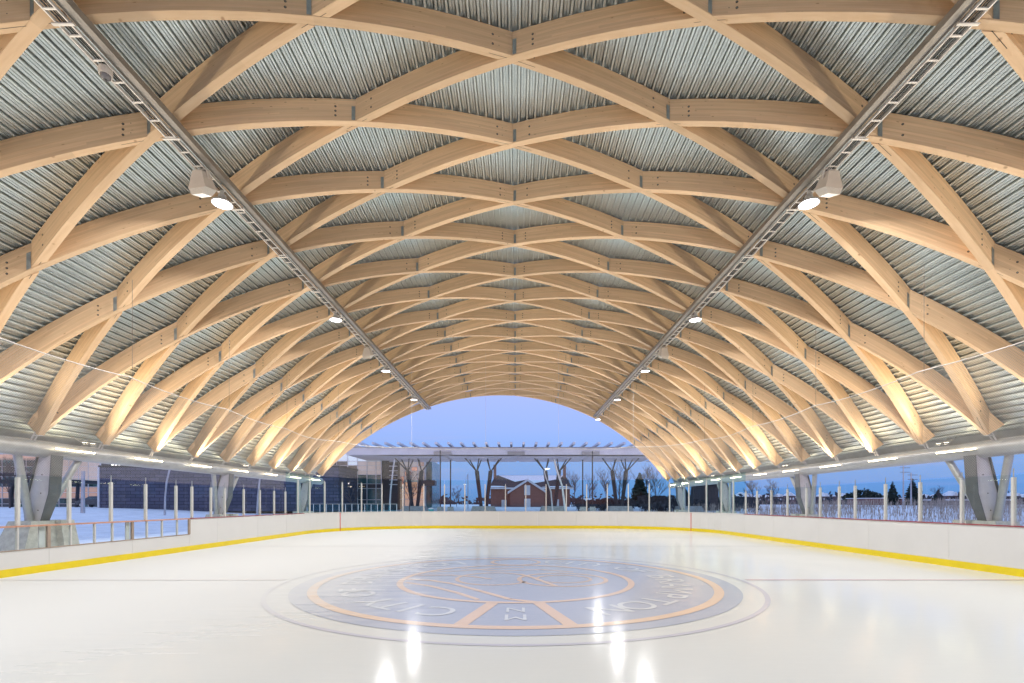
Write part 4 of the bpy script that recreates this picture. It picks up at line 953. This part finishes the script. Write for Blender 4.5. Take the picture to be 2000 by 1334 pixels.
# --- trees
def bare_tree(name, X, Y, h, label, seed, spread=0.42, group=None, r0=None, z=None):
    rnd = random.Random(seed); z = gz(X, Y) - 0.15 if z is None else z
    t = empty(name, (X, Y, z)); tag(t, label, 'tree', group); tr = MB(); cr = MB(); r0 = r0 or h * 0.016
    def grow(p, d, ln, r, lev, mb):
        n = 3; pts = [p]; dd = d.copy()
        for i in range(n):
            dd = (dd + Vector((rnd.uniform(-.16, .16), rnd.uniform(-.16, .16), 0.06))).normalized(); pts.append(pts[-1] + dd * ln / n)
        mb.tube(pts, [r, r * .85, r * .7, r * .55], 5 if lev == 0 else 3, cap=False)
        if lev >= 4: return
        k = {0: 7, 1: 4, 2: 4, 3: 3}[lev]
        for i in range(k):
            u = rnd.uniform(0.35, 1.0) if lev else 0.3 + 0.7 * i / k; q = pts[min(3, int(u * 3) + (0 if u * 3 % 1 < .5 else 1))]
            q = pts[min(2, int(u * 3))].lerp(pts[min(3, int(u * 3) + 1)], (u * 3) % 1)
            a = rnd.uniform(0, 2 * math.pi); side = Vector((math.cos(a), math.sin(a), 0)); nd = (dd * (1 - spread) + side * spread * 1.3 + Vector((0, 0, .25))).normalized()
            grow(q, nd, ln * rnd.uniform(.48, .66), max(r * .5, 0.012), lev + 1, cr)
    grow(Vector((0, 0, 0)), Vector((0, 0, 1)), h * 0.62, r0, 0, tr)
    tr.build('trunk', M['bark'], t); cr.build('crown', M['bark'], t, merge=False)
def conifer(X, Y, h, w, label, seed):
    rnd = random.Random(seed); z = gz(X, Y) - 0.1; t = empty('spruce_tree', (X, Y, z)); tag(t, label, 'tree')
    mb = MB(); mb.tube([(0, 0, 0), (0, 0, h * 0.95)], [h * 0.02, 0.02], 6); mb.build('trunk', M['bark'], t); mb = MB(); lv = int(16 + h)
    for i in range(lv):
        u = i / lv; zc = h * (0.06 + 0.92 * u); rr = w * (1 - u) ** 0.85 * rnd.uniform(0.8, 1.12) + 0.08
        for k in range(11):
            a = rnd.uniform(0, 2 * math.pi); l = rr * rnd.uniform(0.7, 1.1); c, s = math.cos(a), math.sin(a); wd = l * 0.30 + 0.05
            tip = (c * l, s * l, zc - l * rnd.uniform(0.25, 0.5)); mb.face([(0, 0, zc + 0.15), (c * l * .6 - s * wd, s * l * .6 + c * wd, zc - l * .22), tip]); mb.face([(0, 0, zc + 0.15), tip, (c * l * .6 + s * wd, s * l * .6 - c * wd, zc - l * .22)])
            mb.face([(c * l * .3, s * l * .3, zc + .1), (c * l * .7, s * l * .7, zc - l * .45 - .1), tip])
    mb.build('crown', M['needle'], t, merge=False)
bt = [(1188, 90, 912, 'bare slender tree behind the right tree columns', 1), (1208, 95, 905, 'bare tall tree just left of the spruce', 2), (1266, 84, 906, 'bare thin tree right of the spruce by the arch foot', 3), (1282, 88, 915, 'bare small tree next to the right arch foot', 4),
      (1150, 100, 930, 'bare small tree between mast and brick house', 5), (1120, 110, 915, 'wide bare tree rising behind the house chimney', 6), (892, 80, 955, 'bare young tree left of the central columns', 7),
      (688, 58, 925, 'bare young tree before the glass building', 8), (20, 55, 893, 'large bare tree at the far left edge', 9), (48, 60, 900, 'bare tree second from the left edge', 10), (800, 60, 915, 'bare tree against the sunset-tinted panes', 11),
      (1470, 75, 935, 'bare spreading tree behind the third right column', 12), (1512, 80, 938, 'bare tree right of the spreading tree', 13), (1838, 110, 950, 'bare tree by the power poles', 14), (1352, 70, 945, 'dense bare tree behind the right end glass', 15)]
for px, Yt, yt, lab, sd in bt:
    X = wx_(px, Yt); zg = gz(X, Yt) - .15; bare_tree('bare_tree', X, Yt, (wz_(yt, Yt) - zg) * 0.97, lab, sd)
for px, Yt, yt, w, lab, sd in ((1249, 82, 920, 2.6, 'dark pointed spruce framed by the right side of the arch', 1), (1743, 150, 938, 2.6, 'dark spruce left of the power poles', 2), (1782, 140, 932, 3.0, 'tall dark spruce right behind the power poles', 3), (1832, 130, 955, 2.4, 'small dark spruce right of the power poles', 4), (1338, 95, 952, 2.6, 'dark spruce seen behind the curved end glass', 5)):
    X = wx_(px, Yt); conifer(X, Yt, wz_(yt, Yt) - gz(X, Yt) + .1, w, lab, sd)
# round evergreen
def bushy(mb, c, r, rz, n, rnd, ls=0.35):
    for i in range(n):
        a, b = rnd.uniform(0, 2 * math.pi), math.asin(rnd.uniform(-0.4, 1)); rr = rnd.uniform(0.55, 1.0)
        p = Vector((c[0] + r * rr * math.cos(a) * math.cos(b), c[1] + r * rr * math.sin(a) * math.cos(b), c[2] + rz * rr * math.sin(b)))
        u = Vector((rnd.uniform(-1, 1), rnd.uniform(-1, 1), rnd.uniform(-1, 1))).normalized() * ls; v = u.cross(Vector((rnd.uniform(-1, 1), rnd.uniform(-1, 1), rnd.uniform(-1, 1)))).normalized() * ls * 0.6
        mb.face([p - u, p + v, p + u, p - v])
t = empty('evergreen_tree', (wx_(1688, 200), 200, 1.0)); tag(t, 'broad dark rounded evergreen beside the snowy roofs on the right', 'tree')
rnd = random.Random(3); mb = MB()
for dx, hh, r in ((-5, 4, 3.5), (-1, 5.5, 4), (3.5, 4.5, 3.6), (0, 3, 5)): bushy(mb, (dx, 0, hh * .7), r, hh * .55, 260, rnd, 0.7)
mb.build('crown', M['needle'], t, merge=False); mb = MB(); mb.tube([(0, 0, -.3), (0, 0, 3)], .3, 6); mb.build('trunk', M['bark'], t)
# dark thicket beyond the right end of the rink, reeds, far woods
rnd = random.Random(11); mb = MB()
for i in range(130):
    px = rnd.uniform(1120, 1480); Yt = rnd.uniform(62, 80); X = wx_(px, Yt); h_ = rnd.uniform(1.0, 2.1) * (1.0 if px > 1235 else 0.7); z = gz(X, Yt)
    for k in range(14):
        a = rnd.uniform(0, 6.28); l = rnd.uniform(.3, 1.0); b0 = Vector((X + rnd.uniform(-.6, .6), Yt + rnd.uniform(-.6, .6), z)); tp = b0 + Vector((math.cos(a) * l * .6, math.sin(a) * l * .6, h_ * rnd.uniform(.6, 1.1))); w_ = Vector((0.03, 0, 0)); mb.face([b0 - w_, b0 + w_, tp])
        mid = b0.lerp(tp, .6); mb.face([mid, mid + Vector((rnd.uniform(-.5, .5), 0, .5)), mid + Vector((rnd.uniform(-.5, .5), .1, .62))])
    bushy(mb, (X, Yt, z + h_ * .4), 0.9, h_ * .45, 26, rnd, 0.16)
tag(mb.build('thicket', M['shrub'], merge=False), 'dark leafless shrubs massed beyond the right end of the rink', 'shrubs', kind='stuff')
mb = MB()
for i in range(24000):
    X = rnd.uniform(22, 130); Yt = rnd.uniform(24, 75)
    if rnd.random() > 0.5 + 0.5 * math.sin(X * .35) * math.cos(Yt * .3): continue
    z = gz(X, Yt); h_ = rnd.uniform(.55, 1.3); l = Vector((rnd.uniform(-.2, .2), rnd.uniform(-.2, .2), h_)); p = Vector((X, Yt, z)); w_ = Vector((0.028, 0.01, 0)); mb.face([p - w_, p + w_, p + l])
    mb.face([p + l * .75 - w_ * 1.6, p + l * .75 + w_ * 1.6, p + l * 1.12])
tag(mb.build('reeds', M['reed'], merge=False), 'dry reeds standing in snow right of the rink', 'reeds', kind='stuff')
mb = MB()
for i in range(900):
    a = rnd.uniform(R_(8), R_(172)); D = rnd.uniform(330, 480); X, Yt = D * math.cos(a), D * math.sin(a)
    if Yt < 60: continue
    bushy(mb, (X, Yt, 1.0), rnd.uniform(3, 6), rnd.uniform(4.0, 9.0), 14, rnd, rnd.uniform(1.0, 2.2))
tag(mb.build('far_woods', M['shrub'], merge=False), 'thin dark line of woods along the horizon', 'woods', kind='stuff')
# --- far houses with snowy roofs
def far_house(X, Y, w, h, rh, label, rz=0.0, wall='housebrick', roof='snowcap', grp='far houses with snowy roofs'):
    t = empty('far_house', (X, Y, gz(X, Y) - .1), rz); tag(t, label, 'house', grp)
    mb = MB(); mb.box((0, 0, h / 2), (w, w * .8, h)); mb.build('wall', M[wall], t)
    mb = MB(); a, b = w / 2 + .3, w * .4 + .4; V = [(-a, -b, h), (a, -b, h), (a, b, h), (-a, b, h), (-a * .25, 0, h + rh), (a * .25, 0, h + rh)]
    mb.mesh_faces(V, [(0, 1, 5, 4), (2, 3, 4, 5), (1, 2, 5), (3, 0, 4), (3, 2, 1, 0)]); mb.build('roof', M[roof], t)
    mb = MB(); mb.mesh_faces([(-w * .15, -b - .3, h), (w * .3, -b - .3, h), (w * .075, -b - .3, h + rh * .8), (-w * .15, 0, h), (w * .3, 0, h), (w * .075, 0, h + rh * .8)], [(0, 1, 2), (0, 2, 5, 3), (1, 4, 5, 2)]); mb.build('dormer', M['white_paint'], t)
    for dx in (-.3, 0, .28):
        mb = MB(); mb.box((dx * w, -w * .4 - .03, h * .68), (w * .13, .1, h * .22)); mb.build('window', M['white_paint'], t)
rnd = random.Random(5); hp = [1446, 1462, 1481, 1500, 1520, 1541, 1563, 1606, 1622, 1642, 1706, 1733, 1803, 1822, 1856, 1880, 1952, 1975, 1995]
for i, px in enumerate(hp):
    Yt = rnd.uniform(300, 360); X = wx_(px, Yt); nm = ordw[i] if i < 13 else ['fourteenth', 'fifteenth', 'sixteenth', 'seventeenth', 'eighteenth', 'nineteenth'][i - 13]
    far_house(X, Yt, rnd.uniform(6.0, 9), rnd.uniform(4.6, 5.8), rnd.uniform(2.2, 3.2), 'far snowy roofed house, %s from left in the row on the horizon' % nm, rnd.uniform(-.4, .4))
b = empty('low_brick_building', (wx_(1740, 180), 180, 0.9)); tag(b, 'low orange brick building with flat snowy roof below the spruces', 'building'); part_box(b, 'wall', wx_(1690, 180), wx_(1795, 180), 180, 190, .9, wz_(974, 180), M['red_brick']); part_box(b, 'roof', wx_(1688, 180), wx_(1797, 180), 179.8, 190.2, wz_(973.9, 180), wz_(972.5, 180), M['snowcap'])
b = empty('flat_roofed_building', (wx_(1880, 150), 150, 0.9)); tag(b, 'dark low building with wide white flat roof at the right', 'building'); part_box(b, 'wall', wx_(1825, 150), wx_(1968, 150), 150, 160, .9, wz_(978, 150), M['dark_wall']); part_box(b, 'roof', wx_(1819, 150), wx_(1972, 150), 149, 161, wz_(977.9, 150), wz_(975, 150), M['snowcap'])
b = empty('brown_shed', (wx_(1388, 66), 66, 0.7)); tag(b, 'plain dark brown shed behind the curved glass on the right', 'shed'); part_box(b, 'wall', wx_(1374, 66), wx_(1403, 66), 66, 70, .5, wz_(948, 66), M['bark']); part_box(b, 'roof', wx_(1372, 66), wx_(1405, 66), 65.7, 70.3, wz_(947.9, 66), wz_(945, 66), M['roof_dark'])
b = empty('garden_shed', (wx_(1148, 88), 88, 0.8)); tag(b, 'small low house with snowy roof right of the brick house', 'house'); part_box(b, 'wall', wx_(1128, 88), wx_(1172, 88), 88, 93, .6, wz_(981, 88), M['housebrick'])
mb = MB(); xa, xb = wx_(1124, 88) - b.location.x, wx_(1176, 88) - b.location.x; z0, z1 = wz_(981, 88) - .8, wz_(973, 88) - .8
mb.mesh_faces([(xa, -.4, z0), (xb, -.4, z0), (xb, 5.4, z0), (xa, 5.4, z0), (xa + 1.6, 2.5, z1), (xb - 1.6, 2.5, z1)], [(0, 1, 5, 4), (2, 3, 4, 5), (1, 2, 5), (3, 0, 4)]); mb.build('roof', M['snowcap'], b)
# --- teal litter bin, benches, railing
t = empty('litter_bin', (wx_(842, 54), 54, gz(wx_(842, 54), 54))); tag(t, 'teal litter bin standing right of the left tree columns', 'litter bin')
mb = MB(); mb.lathe([(0, 0), (.28, 0), (.30, .9), (0, .9)], n=14); mb.build('body', M['teal'], t); mb = MB(); mb.lathe([(.33, .9), (.33, 1.0), (0, 1.08)], n=14); mb.build('lid', M['pale_fascia'], t)
for i, (px, lab) in enumerate(((815, 'below the left tree columns'), (896, 'left of the central tree columns'), (868, 'at the foot of the left masts'), (1236, 'below the right tree columns'))):
    X = wx_(px, 55); t = empty('concrete_bench', (X, 55, gz(X, 55))); tag(t, 'pale snow topped concrete bench block ' + lab, 'bench', 'bench blocks on the plaza')
    mb = MB(); mb.frus((0, 0, -.2), (2.2, .7), (0, 0, .45), (2.1, .65)); mb.build('block', M['concrete'], t); mb = MB(); mb.frus((0, 0, .452), (2.05, .6), (0, 0, .52), (1.9, .5)); mb.build('snow_cover', M['snowcap'], t)
t = empty('glass_railing', (wx_(690, 46), 46, 0.35)); tag(t, 'teal tinted glass railing before the glass building', 'railing')
xa, xb = wx_(600, 46), wx_(775, 46); part_box(t, 'handrail', xa, xb, 45.97, 46.03, 1.50, 1.55, M['steel']); n = 14
for i in range(n + 1): x = xa + (xb - xa) * i / n; part_box(t, 'post', x - .025, x + .025, 45.98, 46.02, .3, 1.499, M['mullion'])
M['rail_glass'] = glass_mat('teal_glass', (0.45, 0.75, 0.78))
for i in range(n): x = xa + (xb - xa) * i / n; w = (xb - xa) / n; part_box(t, 'glass_panel', x + .05, x + w - .05, 45.99, 46.01, .45, 1.45, M['rail_glass'])
# --- parked car, its rear hidden behind the brick hall corner
def car():
    Yc = 66.0; X = wx_(158, Yc); t = empty('parked_car', (X + 2.2, Yc, gz(X, Yc) + .02)); tag(t, 'dark grey hatchback parked half behind the slate brick hall', 'car')
    prof = [(-2.2, .35), (-2.25, .62), (-2.1, .85), (-1.2, 1.0), (-.45, 1.48), (1.2, 1.52), (1.95, 1.1), (2.2, .95), (2.2, .35)]
    mb = MB(); hw = .87
    for i in range(len(prof)):
        (x0, z0), (x1, z1) = prof[i], prof[(i + 1) % len(prof)]; w0 = hw - (.14 if z0 > 1.2 else 0); w1 = hw - (.14 if z1 > 1.2 else 0); mb.face([(x0, -w0, z0), (x0, w0, z0), (x1, w1, z1), (x1, -w1, z1)])
    for s in (-1, 1): mb.face([(x, s * (hw - (.14 if z > 1.2 else 0)), z) for x, z in prof])
    mb.build('body', M['carpaint'], t)
    for s in (-1, 1):
        mb = MB(); mb.face([(x, s * y, z) for x, y, z in ((-1.0, .872, 1.03), (.4, .872, 1.03), (.4, .76, 1.42), (-.42, .76, 1.40))]); mb.build('window', M['pane'], t)
        mb = MB(); mb.face([(x, s * y, z) for x, y, z in ((.5, .872, 1.03), (1.7, .872, 1.05), (1.15, .76, 1.42), (.5, .76, 1.42))]); mb.build('window', M['pane'], t)
    for x in (-1.4, 1.35):
        for s in (-1, 1):
            mb = MB(); mb.tube([(x, s * .70, .33), (x, s * .90, .33)], .33, 18); w = mb.build('tyre', M['rubber'], t); mb = MB(); mb.tube([(x, s * .88, .33), (x, s * .915, .33)], .2, 12); mb.build('rim', M['alu'], w)
    for s in (-1, 1): mb = MB(); mb.box((-2.2, s * .62, .72), (.12, .3, .14)); mb.build('headlight', M['white_paint'], t)
    t.location.x = X + 2.2
car()
